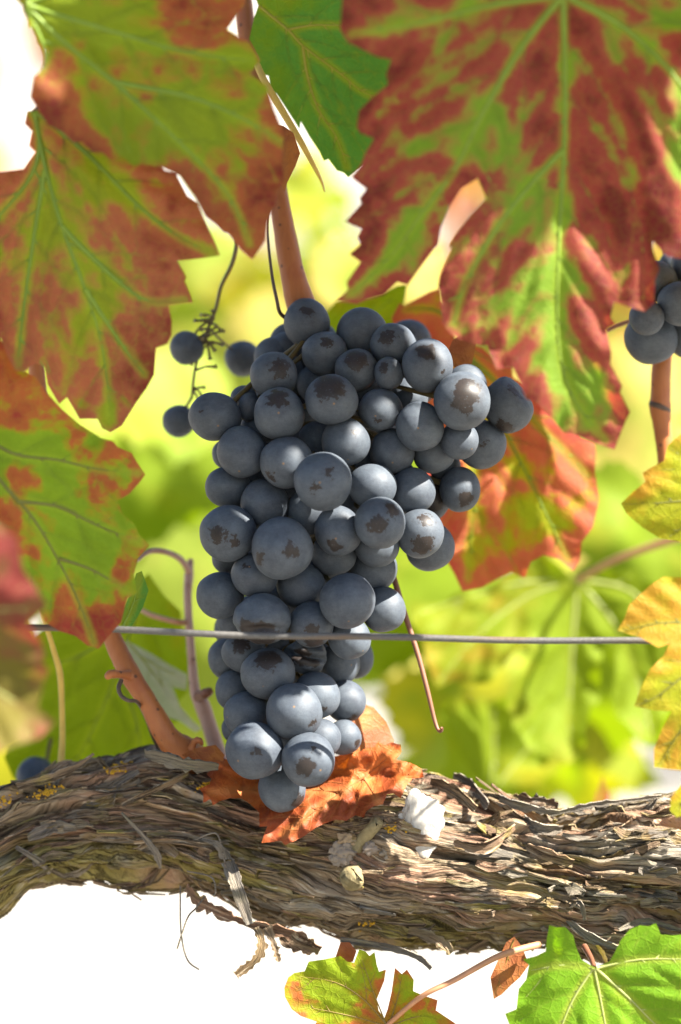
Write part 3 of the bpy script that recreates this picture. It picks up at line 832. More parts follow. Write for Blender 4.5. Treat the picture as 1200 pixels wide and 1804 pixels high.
LM_green = leaf_material('leaf_green', vein=(0.24, 0.25, 0.02), green=(0.070, 0.175, 0.026), mid=(0.115, 0.20, 0.016), red=(0.17, 0.18, 0.012), dark=(0.20, 0.19, 0.012), bias=0.08, kv=0.1, ke=0.32, kn=0.7, scale=3.0, trans=0.42)
LM_lime = leaf_material('leaf_lime', vein=(0.26, 0.31, 0.03), green=(0.150, 0.205, 0.010), mid=(0.20, 0.215, 0.012), red=(0.27, 0.19, 0.02), dark=(0.27, 0.07, 0.02), bias=0.16, kv=0.1, ke=0.18, kn=0.8, scale=4.0, trans=0.5)
LM_flame = leaf_material('leaf_flame', vein=(0.27, 0.27, 0.02), green=(0.24, 0.26, 0.014), mid=(0.31, 0.22, 0.02), red=(0.37, 0.095, 0.05), dark=(0.36, 0.06, 0.045), bias=0.5, kv=0.5, ke=0.3, kn=1.1, scale=5.0, trans=0.5)
LM_yellow = leaf_material('leaf_yellow', vein=(0.24, 0.23, 0.02), green=(0.25, 0.26, 0.014), mid=(0.32, 0.26, 0.018), red=(0.36, 0.20, 0.025), dark=(0.33, 0.08, 0.02), bias=0.24, kv=0.45, ke=0.25, kn=0.75, scale=6.0, trans=0.5)
LM_spot = leaf_material('leaf_spotted', vein=(0.19, 0.19, 0.015), green=(0.175, 0.24, 0.012), mid=(0.23, 0.22, 0.015), red=(0.30, 0.09, 0.03), dark=(0.24, 0.03, 0.03), bias=0.14, kv=0.2, ke=0.40, kn=1.7, scale=6.0, trans=0.5, spots=0.35)
LM_fresh = leaf_material('leaf_fresh', vein=(0.30, 0.33, 0.05), green=(0.125, 0.25, 0.012), mid=(0.17, 0.27, 0.012), red=(0.21, 0.25, 0.012), dark=(0.24, 0.16, 0.02), bias=0.12, kv=0.1, ke=0.2, kn=0.8, scale=5.0, trans=0.45)
LM_pale = leaf_material('leaf_pale_underside', vein=(0.42, 0.42, 0.30), green=(0.30, 0.33, 0.20), mid=(0.33, 0.35, 0.22), red=(0.36, 0.36, 0.22), dark=(0.38, 0.36, 0.2), bias=0.1, kv=0.1, ke=0.1, kn=0.8, scale=4.0, trans=0.35)
LM_dry = leaf_material('leaf_dry_orange', vein=(0.38, 0.15, 0.045), green=(0.17, 0.034, 0.010), mid=(0.26, 0.056, 0.013), red=(0.34, 0.085, 0.02), dark=(0.40, 0.14, 0.045), bias=0.34, kv=0.3, ke=0.1, kn=1.6, scale=8.0, trans=0.18, gloss=0.2)
LM_brown = leaf_material('leaf_dry_brown', vein=(0.26, 0.11, 0.04), green=(0.20, 0.06, 0.022), mid=(0.26, 0.09, 0.03), red=(0.30, 0.11, 0.03), dark=(0.22, 0.06, 0.02), bias=0.3, kv=0.3, ke=0.1, kn=1.2, scale=7.0, trans=0.25, gloss=0.2)

# big crimson and green leaf, upper right, in front of the bunch
traced_leaf([(603, 0), (599, 51), (613, 75), (640, 88), (667, 101), (690, 104), (680, 131), (684, 149), (656, 171), (629, 224), (634, 234), (659, 244), (645, 267), (636, 290),
             (618, 312), (630, 322), (645, 333), (632, 350), (636, 358), (608, 390), (622, 398), (637, 404), (629, 418), (635, 430), (615, 448), (635, 462), (611, 497), (613, 510), (592, 530),
             (647, 528), (677, 520), (700, 497), (718, 503), (742, 470), (767, 437), (772, 432), (777, 403), (793, 363), (813, 333), (842, 314), (857, 350), (830, 380), (807, 410), (793, 433), (798, 441),
             (777, 483), (772, 503), (777, 533), (793, 587), (812, 598), (846, 609), (858, 609), (875, 651), (904, 647), (917, 676), (927, 703), (942, 707), (967, 730), (1017, 767), (1046, 780), (1083, 792),
             (1092, 767), (1104, 738), (1110, 726), (1092, 692), (1096, 680), (1075, 642), (1077, 622), (1069, 580), (1085, 570), (1076, 558), (1083, 532), (1112, 542), (1137, 549), (1152, 534), (1154, 492),
             (1162, 474), (1150, 440), (1119, 336), (1122, 334), (1153, 428), (1176, 452), (1202, 456), (1262, 440), (1330, 380), (1395, 250), (1420, 120), (1400, 0), (1330, -120), (1200, -200), (1080, -180), (1018, -100),
             (994, -14), (958, -100), (880, -170), (760, -180), (650, -130), (600, -40)],
            [[(992, -8), (995, 130), (994, 260), (985, 430), (984, 600), (1010, 700), (1066, 775)], [(990, -6), (920, 80), (850, 200), (800, 300), (740, 380), (690, 450), (620, 518)],
             [(994, 262), (930, 330), (870, 410), (820, 500), (800, 570)], [(996, -6), (1100, 50), (1200, 150), (1260, 280), (1290, 370)], [(988, -8), (860, 10), (740, 40), (620, 60)], [(998, -8), (1160, -40), (1330, -20)]],
            -0.088, 0.05, 0.16, LM_right, VG, 'large crimson leaf with broad green veins hanging in front of the bunch', 10, 5.5, 0.003, 0.006, 0.003, 95, 1,
            stalk=[(990, -120, -.07), (960, -260, -.02)])

# two overlapping big leaves, upper left
traced_leaf([(50, 20), (85, 85), (80, 118), (60, 135), (64, 188), (110, 232), (180, 268), (250, 288), (290, 297), (317, 310), (343, 347), (362, 382), (380, 396), (394, 410), (402, 412), (424, 440), (445, 458),
             (468, 424), (472, 390), (487, 336), (500, 320), (497, 280), (500, 235), (482, 190), (470, 150), (440, 130), (459, 106), (440, 75), (400, 52), (430, 10), (440, -40), (380, -130), (250, -170), (100, -130), (30, -70), (20, -10)],
            [[(46, 12), (110, 72), (200, 145), (300, 235), (400, 340), (440, 430)], [(48, 10), (180, 50), (320, 90), (445, 108)], [(46, 14), (80, 90), (72, 130)], [(200, 145), (330, 170), (430, 210), (495, 250)], [(48, 6), (180, -30), (400, -40)]],
            -0.082, 0.10, 0.06, LM_left, VG, 'big green leaf blotched with rusty red, its pointed tip beside the top cane', 10, 5.0, 0.003, 0.007, 0.003, 90, 2,
            stalk=[(30, -90, -.05), (20, -260, -.02)])
traced_leaf([(48, 196), (64, 268), (42, 298), (0, 303), (-60, 330), (-120, 400), (-140, 520), (-80, 600), (-20, 600), (2, 596), (12, 625), (26, 652), (42, 656), (62, 640), (78, 645), (84, 678), (104, 712), (118, 700), (140, 738), (172, 738), (180, 755),
             (195, 762), (215, 750), (240, 710), (258, 685), (272, 660), (275, 612), (295, 605), (302, 590), (303, 565), (297, 538), (340, 533), (334, 515), (325, 495), (328, 488), (312, 460), (345, 456), (388, 450), (380, 430), (365, 398), (330, 345), (290, 300), (240, 270), (150, 225), (90, 192)],
            [[(60, 196), (82, 300), (110, 400), (150, 510), (180, 610), (196, 740)], [(62, 196), (150, 268), (250, 368), (320, 420), (375, 446)], [(110, 400), (190, 480), (260, 530), (325, 528)], [(80, 300), (60, 420), (40, 560), (32, 640)], [(150, 510), (210, 600), (255, 660)], [(62, 200), (70, 262), (48, 322), (-20, 400), (-100, 480)]],
            -0.064, 0.06, 0.04, LM_left2, VG, 'rusty orange and green leaf with a toothed right margin above the three loose grapes', 10, 5.0, 0.003, 0.006, 0.003, 85, 3,
            stalk=[(110, 150, -.045), (150, 30, -.03), (180, -160, -.01)])
# brown strip of leaf behind the tip
traced_leaf([(470, 215), (500, 222), (517, 234), (529, 270), (521, 292), (506, 322), (502, 338), (480, 300), (462, 260)], [[(490, 220), (497, 270), (502, 330)]], -0.02, 0.1, 0.0, LM_brown, VB,
            'small brown dried leaf edge behind the rusty leaf tip', 6, 1.6, 0.001, 0.002, 0.002, 40, 4, tooth=4)
# green leaf, top centre
traced_leaf([(440, -30), (455, 10), (448, 30), (450, 90), (456, 104), (487, 165), (510, 200), (528, 228), (530, 214), (545, 240), (562, 265), (571, 283), (579, 280), (594, 300), (606, 304), (614, 312), (640, 292), (668, 246), (700, 190), (715, 110), (690, 40), (650, -40), (560, -90), (480, -70)],
            [[(456, 10), (510, 55), (535, 82), (600, 130), (640, 162), (690, 180)], [(534, 82), (542, 135), (562, 195), (592, 240), (612, 296)], [(508, 52), (560, 44), (640, 48)]],
            0.012, -0.15, 0.05, LM_green, VY, 'deep green leaf with yellow veins at the top between two red leaves', 7, 2.6, 0.0016, 0.004, 0.0015, 46, 5)
mb = MB(); pts = smooth_path([P(452, 112, 0.0), P(470, 150, -.004), P(505, 208, -.004), P(530, 250, -.004), P(552, 290, 0.0), P(566, 318, .004), P(572, 338, .01)], 6)
mb.tube(pts, lerp_list([6 * S, 7 * S, 6 * S, 3.5 * S, 1.2 * S], len(pts)), 8)
o = mb.build('leaf_stalk', M['stalk_yellow'], VINE, pts[0]); o['label'] = 'pale yellow leaf stalk beside the deep green leaf'

# left, middle height
traced_leaf([(-40, 560), (0, 598), (30, 650), (80, 690), (110, 722), (140, 748), (178, 772), (200, 778), (208, 788), (232, 798), (240, 812), (256, 836), (246, 850), (228, 870), (208, 882), (216, 905), (236, 922), (245, 940), (263, 960), (242, 985), (236, 1012), (242, 1044), (224, 1054), (219, 1075), (214, 1096),
             (192, 1120), (174, 1143), (154, 1137), (132, 1120), (105, 1112), (80, 1096), (72, 1078), (58, 1052), (30, 1000), (0, 960), (-60, 910), (-130, 830), (-150, 700), (-110, 600)],
            [[(-70, 740), (0, 846), (60, 915), (115, 1010), (145, 1075), (166, 1135)], [(-66, 744), (20, 798), (100, 810), (170, 826), (245, 834)], [(30, 884), (100, 892), (170, 925), (255, 958)], [(104, 984), (165, 1005), (232, 1046)], [(-70, 746), (-60, 830), (0, 950)]],
            -0.060, 0.07, 0.02, LM_mid, VO, 'yellow green leaf with orange blotches, its lower tip over the wire', 9, 3.6, 0.0026, 0.006, 0.003, 85, 6, stalk=[(-120, 660, -.03), (-60, 560, .0), (60, 480, .018)])
traced_leaf([(-80, 900), (0, 925), (30, 950), (40, 1000), (66, 1040), (84, 1066), (64, 1088), (50, 1098), (72, 1130), (78, 1200), (66, 1248), (98, 1272), (70, 1300), (30, 1312), (0, 1326), (-80, 1330), (-150, 1250), (-170, 1080), (-130, 960)],
            [[(-130, 1100), (-40, 1080), (70, 1068)], [(-130, 1100), (-40, 1190), (85, 1275)]], -0.16, 0.02, 0.0, LM_pink, VP, 'blurred pink red leaf low at the left edge', 10, 3.0, 0.002, 0.006, 0.003, 80, 7, stalk=[(-220, 1120, -.13), (-320, 1240, -.06), (-330, 1400, .0)])
# leaves behind, on the right
traced_leaf([(690, 560), (704, 534), (712, 538), (757, 514), (776, 508), (778, 530), (800, 600), (850, 612), (880, 640), (930, 690), (1000, 745), (1050, 795), (1048, 830), (1056, 880), (1044, 930), (1025, 955), (1010, 1006), (985, 985), (958, 978), (935, 990), (925, 1018), (900, 1008), (880, 1018), (850, 1035),
             (815, 1042), (800, 1010), (790, 955), (765, 910), (740, 800), (715, 690), (700, 600)],
            [[(800, 560), (850, 680), (910, 800), (960, 900), (1000, 985)], [(820, 605), (820, 720), (835, 850), (825, 1020)], [(830, 630), (920, 720), (1040, 840)], [(800, 560), (760, 545), (715, 545)]],
            0.055, 0.05, -0.05, LM_flame, VG, 'flame red and yellow leaf glowing behind the right side of the bunch', 9, 3.4, 0.002, 0.006, 0.003, 80, 8, stalk=[(850, 470, .06), (890, 280, .05), (920, -120, .04)])
traced_leaf([(560, 570), (590, 532), (647, 524), (675, 515), (700, 503), (718, 500), (712, 535), (708, 570), (690, 620), (640, 660), (580, 640)], [[(570, 620), (640, 570), (700, 515)]], 0.07, 0.0, 0.0, LM_lime, VG,
            'yellow green leaf peeping out above the bunch', 9, 2.5, 0.002, 0.005, 0.003, 60, 9)
traced_leaf([(1012, 1022), (985, 995), (955, 972), (930, 1000), (895, 1012), (860, 1036), (815, 1040), (780, 1062), (735, 1062), (722, 1092), (745, 1130), (752, 1165), (770, 1212), (800, 1198), (836, 1206), (864, 1202), (882, 1178), (905, 1150), (930, 1134), (938, 1152), (925, 1182), (892, 1226),
             (915, 1290), (955, 1330), (1005, 1345), (1030, 1292), (1042, 1244), (1058, 1236), (1058, 1190), (1062, 1145), (1085, 1140), (1086, 1180), (1078, 1228), (1108, 1280), (1150, 1314), (1164, 1280), (1185, 1240), (1205, 1180), (1195, 1100), (1160, 1045), (1100, 1005), (1050, 1000)],
            [[(1018, 1022), (1010, 1120), (1004, 1230), (1003, 1335)], [(1016, 1022), (930, 1050), (840, 1120), (775, 1200)], [(1018, 1022), (1090, 1110), (1130, 1220), (1148, 1300)], [(1014, 1022), (900, 1030), (740, 1080)], [(1020, 1022), (1110, 1040), (1190, 1120)]],
            0.16, -0.05, 0.05, LM_lime, VP, 'broad lime green leaf behind the wire at lower right', 10, 4.2, 0.003, 0.008, 0.004, 85, 10,
            stalk=[(1080, 988, .15), (1150, 962, .14), (1230, 935, .13)], stalk_r=6.0)
traced_leaf([(772, 1250), (798, 1226), (860, 1238), (915, 1232), (978, 1262), (986, 1322), (960, 1352), (905, 1348), (882, 1362), (896, 1384), (955, 1396), (990, 1428), (960, 1460), (850, 1470), (790, 1412), (774, 1372), (788, 1340), (782, 1290)],
            [[(860, 1460), (866, 1380), (872, 1300), (866, 1245)], [(864, 1400), (920, 1330), (970, 1280)]], 0.19, 0.0, 0.0, LM_lime, VP, 'smooth lime leaf just above the branch below the broad green one', 10, 3.4, 0.003, 0.006, 0.004, 85, 11)
traced_leaf([(1205, 760), (1176, 785), (1170, 812), (1150, 822), (1132, 833), (1137, 849), (1116, 866), (1094, 887), (1104, 905), (1132, 929), (1163, 948), (1205, 956), (1290, 950), (1345, 860), (1290, 770)],
            [[(1300, 860), (1230, 878), (1160, 886), (1100, 888)], [(1290, 850), (1230, 820), (1180, 790)], [(1290, 870), (1230, 910), (1180, 945)]], -0.055, 0.1, 0.0, LM_yellow, VO, 'golden leaf with a dark tip at the right edge above the wire', 8, 2.4, 0.0018, 0.004, 0.002, 50, 12, stalk=[(1350, 830, -.03), (1300, 770, .015), (1176, 790, .03)])
traced_leaf([(1205, 1018), (1147, 1030), (1109, 1065), (1100, 1090), (1088, 1111), (1128, 1123), (1180, 1134), (1170, 1154), (1144, 1181), (1128, 1215), (1117, 1244), (1155, 1252), (1184, 1252), (1167, 1282), (1152, 1320), (1152, 1352), (1182, 1356), (1206, 1358), (1260, 1400), (1360, 1360), (1400, 1240), (1370, 1100), (1290, 1020)],
            [[(1300, 1130), (1220, 1100), (1160, 1098), (1094, 1112)], [(1300, 1134), (1220, 1180), (1160, 1225), (1122, 1243)], [(1300, 1136), (1230, 1240), (1190, 1300), (1160, 1352)]], -0.062, 0.1, -0.05, LM_yellow, VO, 'pale yellow lobed leaf at the right edge hiding the end of the wire', 8, 2.4, 0.0018, 0.004, 0.002, 45, 13, stalk=[(1370, 1080, -.04), (1400, 1250, -.02), (1330, 1420, .0)])
traced_leaf([(1200, 1382), (1182, 1405), (1180, 1428), (1192, 1440), (1230, 1430), (1270, 1400), (1250, 1370)], [[(1250, 1390), (1215, 1405), (1190, 1432)]], -0.06, 0, 0, LM_yellow, VO, 'orange tipped leaf lobe poking in at the right edge over the branch', 6, 2.0, 0.001, 0.002, 0.002, 40, 14)
traced_leaf([(1040, 1440), (1050, 1400), (1062, 1366), (1074, 1400), (1070, 1445)], [[(1054, 1440), (1062, 1375)]], 0.12, 0.2, 0, LM_flame, VG, 'tiny upright reddish leaf behind the branch', 7, 2, .001, .002, .002, 40, 33, tooth=3)
# left, behind the cane
traced_leaf([(60, 1120), (100, 1092), (150, 1100), (210, 1108), (245, 1075), (262, 1010), (290, 1050), (320, 1100), (335, 1190), (300, 1280), (270, 1345), (200, 1375), (100, 1385), (22, 1368), (8, 1335), (56, 1262), (66, 1180)],
            [[(262, 1020), (220, 1140), (180, 1250), (120, 1370)], [(235, 1100), (150, 1150), (75, 1180)], [(205, 1180), (240, 1270), (250, 1350)]], 0.075, 0.02, 0.04, LM_lime, VG, 'bright green leaf behind the orange cane at lower left', 9, 3.4, 0.0026, 0.006, 0.003, 80, 15)
traced_leaf([(213, 1108), (216, 1078), (228, 1050), (240, 1010), (250, 1006), (262, 1040), (252, 1070), (232, 1104)], [[(216, 1106), (236, 1060), (246, 1012)]], -0.02, 0, 0, LM_green, VG, 'dark green folded leaf sliver beside the wire', 6, 2, .001, .002, .002, 40, 16, tooth=4)
traced_leaf([(222, 1128), (268, 1152), (300, 1172), (330, 1188), (328, 1216), (304, 1210), (318, 1245), (338, 1268), (356, 1284), (344, 1290), (316, 1270), (290, 1262), (262, 1225), (240, 1180)],
            [[(226, 1132), (270, 1185), (310, 1240), (350, 1286)], [(245, 1155), (290, 1180), (328, 1200)]], 0.05, 0.1, 0, LM_pale, VP, 'pale grey green folded leaf underside behind the orange cane', 7, 2.2, .0015, .003, .002, 45, 17, tooth=4)
# bottom leaves
traced_leaf([(501, 1740), (508, 1722), (519, 1714), (537, 1711), (544, 1694), (572, 1690), (600, 1684), (612, 1694), (624, 1696), (633, 1672), (644, 1676), (651, 1684), (660, 1677), (664, 1700), (668, 1712), (680, 1708), (677, 1728), (664, 1760), (667, 1780), (677, 1794), (683, 1778), (690, 1748), (696, 1705),
             (708, 1716), (717, 1708), (729, 1726), (728, 1746), (744, 1753), (771, 1762), (768, 1780), (792, 1796), (815, 1812), (800, 1850), (770, 1890), (700, 1925), (620, 1905), (560, 1870), (540, 1830), (558, 1800), (530, 1790), (514, 1778), (502, 1756)],
            [[(682, 1806), (640, 1760), (590, 1730), (525, 1720)], [(680, 1804), (655, 1740), (636, 1684)], [(686, 1804), (700, 1760), (708, 1720)], [(690, 1806), (740, 1790), (785, 1800)], [(682, 1808), (620, 1790), (520, 1770)], [(686, 1810), (690, 1860), (700, 1915)]],
            -0.024, 0.12, 0.05, LM_spot, VB, 'yellow green leaf with red spots and a red corner below the branch', 6, 1.5, 0.0018, 0.004, 0.0015, 42, 18,
            stalk=[(742, 1756, -.03), (800, 1727, -.03), (880, 1684, -.022), (950, 1664, -.012)], stalkmat=M['stalk_red'], stalk_r=4.2)
traced_leaf([(890, 1786), (910, 1778), (914, 1742), (927, 1726), (932, 1700), (922, 1690), (945, 1684), (961, 1676), (964, 1650), (968, 1630), (980, 1634), (996, 1633), (1010, 1648), (1015, 1668), (1024, 1690), (1047, 1704), (1074, 1694), (1084, 1676), (1094, 1656), (1110, 1637), (1128, 1630), (1143, 1632), (1156, 1626), (1164, 1646), (1185, 1648), (1206, 1646),
             (1262, 1680), (1300, 1780), (1250, 1880), (1150, 1930), (1050, 1945), (950, 1900), (905, 1845), (900, 1812)],
            [[(1047, 1706), (1058, 1760), (1070, 1830), (1080, 1930)], [(1045, 1706), (1010, 1760), (985, 1820), (960, 1890)], [(1050, 1706), (1110, 1760), (1160, 1810), (1230, 1870)], [(1042, 1705), (990, 1700), (935, 1710)], [(1052, 1705), (1130, 1690), (1230, 1690)]],
            -0.042, 0.0, 0.08, LM_fresh, VP, 'fresh green leaf with pale radiating veins at the lower right corner', 7, 2.6, 0.002, 0.005, 0.002, 60, 19, stalk=[(1042, 1690, -.03), (1030, 1668, -.016)], stalk_r=4.0, stalkmat=M['tendril'])
traced_leaf([(864, 1722), (870, 1760), (884, 1752), (900, 1736), (916, 1722), (932, 1700), (920, 1668), (906, 1650), (892, 1660), (880, 1686)], [[(905, 1655), (890, 1700), (870, 1755)]], -0.006, 0.1, 0.05, LM_brown, VB, 'small russet leaf hanging under the branch beside the green leaf', 6, 1.6, .001, .003, .002, 40, 20, tooth=3)
traced_leaf([(600, 1660), (590, 1690), (606, 1700), (622, 1694), (628, 1676), (616, 1660)], [], -0.01, 0, 0, LM_brown, VB, None, 6, 1.6, .001, .003, .002, 40, 21, tooth=3)
# brown remnants against the bunch
traced_leaf([(791, 614), (797, 600), (818, 584), (840, 575), (840, 600), (832, 640), (815, 652), (797, 645)], [], 0.004, 0.5, 0.0, LM_brown, VB, 'dark brown dry scrap standing up between the grapes', 6, 1, .001, .003, .002, 40, 22, tooth=3)
traced_leaf([(622, 1245), (640, 1240), (658, 1246), (680, 1272), (694, 1304), (690, 1330), (640, 1335), (600, 1320), (596, 1280)], [], 0.012, 0.4, 0.1, LM_brown, VB, 'brown curled leaf behind the lowest grapes', 6, 1, .002, .006, .002, 40, 23, tooth=3)
traced_leaf([(320, 1330), (345, 1318), (380, 1312), (396, 1330), (390, 1352), (350, 1350)], [], 0.004, 0.4, 0.1, LM_brown, VB, None, 6, 1, .002, .006, .002, 40, 24, tooth=3)

# dry orange leaf lying over the branch
def dry_y(px, py, a, b):
    R = cordon_r(px); q = (cordon_c(px) - py) * S / R; yc = cordon_y(px)
    base = yc - R * np.sqrt(1 - np.clip(q, -0.99, 0.93) ** 2) * 0.95 + np.maximum(q - 0.93, 0) * R * 0.35
    rd = 1 - np.abs(2 * vnoise((px + py * 0.9) / 58.0, (py - px * 0.5) / 70.0, 77) - 1)
    rd2 = 1 - np.abs(2 * vnoise((px + py * 0.5) / 24.0, (py - px * 0.6) / 46.0, 78) - 1)
    cr = (fbm(px / 95.0, py / 60.0, 81, 2) - 0.5) * 0.012 - rd ** 2 * 0.0042 - rd2 ** 2 * 0.0018 + (vnoise(px / 7.0 + py / 20.0, py / 12.0, 80) - 0.5) * 0.0009
    lift = 0.0045 + 0.005 * np.maximum(0, 0.25 - b) * (0.3 + vnoise(px / 30.0, py / 30.0, 79))
    return base - lift + cr * 0.8 - 0.002
DRY = [(379, 1318), (392, 1335), (420, 1345), (470, 1350), (540, 1345), (592, 1332), (612, 1326), (630, 1326), (645, 1318), (660, 1316), (666, 1306), (676, 1313), (690, 1308), (706, 1312), (707, 1324), (698, 1338), (724, 1344), (742, 1354), (747, 1369), (727, 1371), (716, 1384), (706, 1407), (694, 1398), (682, 1399), (675, 1417),
       (660, 1420), (645, 1429), (641, 1440), (626, 1436), (611, 1446), (592, 1444), (575, 1450), (555, 1459), (538, 1472), (521, 1481), (502, 1489), (495, 1481), (476, 1484), (461, 1485), (465, 1470), (471, 1455), (457, 1457), (457, 1432), (442, 1417), (424, 1406), (405, 1406), (386, 1412), (375, 1419), (371, 1408), (358, 1414), (358, 1398), (351, 1389),
       (369, 1382), (373, 1372), (364, 1363), (372, 1357), (382, 1354), (377, 1335)]
dl = traced_leaf(DRY, [[(690, 1330), (640, 1370), (580, 1410), (500, 1470)], [(600, 1395), (500, 1390), (372, 1395)], [(640, 1370), (660, 1400), (668, 1415)]], 0, 0, 0, LM_dry, LM_dry, None, 4, 1.3, lat_gap=34, seed=25, name='dry_leaf', parent='top', yfun=dry_y, jag=0.6, tooth=3)
tag(dl, 'crumpled dry orange leaf lying on the branch under the lowest grapes', 'leaf')

# ------------------------------------------------------------------ canes, tendrils
def tube_part(name, pts, radii, mat, parent=VINE, label=None, sides=12, n=7, bump=0.0, seed=0):
    path = smooth_path([P(*p) for p in pts], n); rr = lerp_list(radii, len(path))
    r = random.Random(seed); rr = [x * S * (1 + r.uniform(-bump, bump)) for x in rr]
    mb = MB(); mb.tube(path, rr, sides); o = mb.build(name, mat, parent, path[0])
    if label: o['label'] = label
    return o

c1 = tube_part('cane', [(352, 1352, .018), (328, 1328, .010), (296, 1300, .006), (262, 1240, .006), (228, 1186, .008), (200, 1128, .012), (170, 1050, .014), (120, 900, .018), (70, 700, .02), (70, 500, .02), (140, 250, .02), (240, -300, .02)],
               [34, 30, 22, 17, 19, 17.5, 16, 15, 15, 14, 14, 12], M['cane'], label='orange brown cane rising from the branch at lower left', sides=16, bump=0.03)
tube_part('bud_stub', [(228, 1190, .004), (208, 1188, .0), (194, 1188, -.002), (188, 1196, -.002)], [9, 7, 8, 4], M['cane'], c1, n=4, bump=.2)
tube_part('tendril', [(214, 1198, .0), (209, 1212, -.002), (214, 1226, -.003), (226, 1234, -.004), (242, 1237, .0), (256, 1262, .014), (270, 1300, .018), (282, 1325, .02)], [4, 4, 3.6, 3.4, 3.2, 3, 3, 2.5], M['dark_tendril'], c1, n=6)
tube_part('bud_stub', [(338, 1318, .004), (344, 1306, .002), (352, 1304, .001), (356, 1312, .002)], [7, 6, 5, 3], M['cane'], c1, n=4, bump=.2)
c2 = tube_part('cane', [(392, 1352, .03), (381, 1316, .034), (366, 1270, .035), (356, 1242, .036), (344, 1218, .037), (338, 1160, .04), (331, 1060, .045), (333, 1015, .05), (336, 985, .052)],
               [17, 15, 14, 15, 10, 8, 7.5, 9, 5], M['cane_pink'], label='slender pinkish cane just left of the bunch', bump=.03)
tube_part('leaf_stalk', [(334, 1010, .05), (318, 985, .045), (290, 972, .04), (262, 972, .036), (242, 988, .03)], [6, 6, 5.5, 5, 3], M['cane_pink'], c2, n=6)
tube_part('leaf_stalk', [(332, 1095, .045), (312, 1096, .04), (270, 1085, .05), (250, 1075, .06)], [6, 5, 5, 4], M['stalk_red'], c2, n=6)
tube_part('bud_stub', [(350, 1228, .033), (362, 1222, .028), (374, 1216, .028)], [9, 10, 6], M['tendril'], c2, n=4, bump=.2)
c3 = tube_part('cane', [(560, 600, .02), (532, 540, .012), (515, 480, .012), (500, 400, .014), (488, 335, .016), (468, 240, .02), (440, 100, .024), (420, -100, .03), (400, -400, .03)], [26, 27, 22, 19, 18, 17, 17, 16, 15], M['cane'],
               label='smooth russet cane above the bunch', sides=16, bump=.02)
tube_part('tendril', [(512, 566, .010), (494, 552, .004), (488, 530, .002), (480, 490, .004), (474, 440, .006), (471, 395, .01), (473, 350, .015)], [4, 3.5, 3, 2.6, 2.4, 2], M['dark_tendril'], c3, n=6)
c4 = tube_part('cane', [(1178, 900, .03), (1172, 800, .03), (1166, 745, .03), (1163, 717, .03), (1164, 690, .03), (1166, 640, .03), (1180, 500, .035), (1190, 300, .04), (1200, -300, .05)], [14, 15, 17, 20, 18, 18, 17, 17, 15], M['cane'],
               label='reddish brown cane below the grapes at the right edge', sides=16, bump=.02)
tube_part('node_ring', [(1161, 722, .030), (1163, 717, .030), (1165, 713, .030)], [20, 22.5, 20], M['dark_tendril'], c4, n=3, sides=16)
tube_part('tendril', [(1070, 582, .02), (1085, 575, .022), (1110, 566, .025), (1140, 556, .03)], [4, 4, 4, 3], M['stalk_red'], VINE, n=6)
tube_part('tendril', [(690, 1005, .006), (702, 1045, .004), (716, 1090, .002), (736, 1152, .0), (752, 1212, -.002), (764, 1262, -.003), (771, 1284, -.004), (777, 1288, -.005), (779, 1282, -.006)], [5.5, 5.2, 5, 4.6, 4.2, 3.6, 3.2, 3, 2.6], M['tendril'], VINE,
          'thin brown tendril hanging down past the wire to the right of the bunch', n=6)
t2 = tube_part('leaf_stalk', [(62, 1050, .01), (82, 1105, .014), (96, 1150, .018), (106, 1188, .02), (109, 1240, .022), (110, 1300, .024), (108, 1340, .024), (112, 1362, .022)], [3.5, 4.5, 5, 6, 5.2, 5.5, 6.5, 9], M['stalk_yellow'], VINE, 'thin yellow leaf stalk standing on the branch at the left', n=6)
# dried scraps by the lower right leaf
for k, (a, b, c_, w) in enumerate((((955, 1632), (968, 1650), (975, 1672), 7), ((935, 1640), (945, 1655), (950, 1668), 9), ((1000, 1600), (1022, 1590), (1030, 1620), 5), ((1000, 1620), (1040, 1650), (1092, 1670), 8), ((1045, 1655), (1060, 1675), (1068, 1694), 4))):
    px_ribbon('bark_strip', [(a[0], a[1], fy(*a) - .004), (b[0], b[1], fy(*b) - .007), (c_[0], c_[1], fy(*c_) - .006)], [w * .5, w, w * .6], M['strip_grey'] if k != 4 else M['stalk_yellow'], 0.4, None, (0.7, -0.3, 0.6), 40 + k, 5, 0.3)

# ------------------------------------------------------------------ trellis wire
def build_wire():
    a = P(-400, 1097.5, -0.0475); b = P(1600, 1142.5, -0.0475)
    dirv = (b - a).normalized(); a = a - dirv * 1.2; b = b + dirv * 1.2
    L = (b - a).length; n = 900; mb = MB(); pts = []
    for i in range(n):
        u = i / (n - 1); x = u * L
        pts.append(a + dirv * x + Vector((0, 0, 0.00035 * math.sin(x * 31) + 0.0003 * math.sin(x * 73 + 1))))
    mb.tube(pts, [5.7 * S] * n, 12)
    o = mb.build('trellis_wire', M['wire'], None, P(600, 1120, -0.0475))
    tag(o, 'taut grey metal trellis wire crossing in front of the bunch', 'wire')
build_wire()

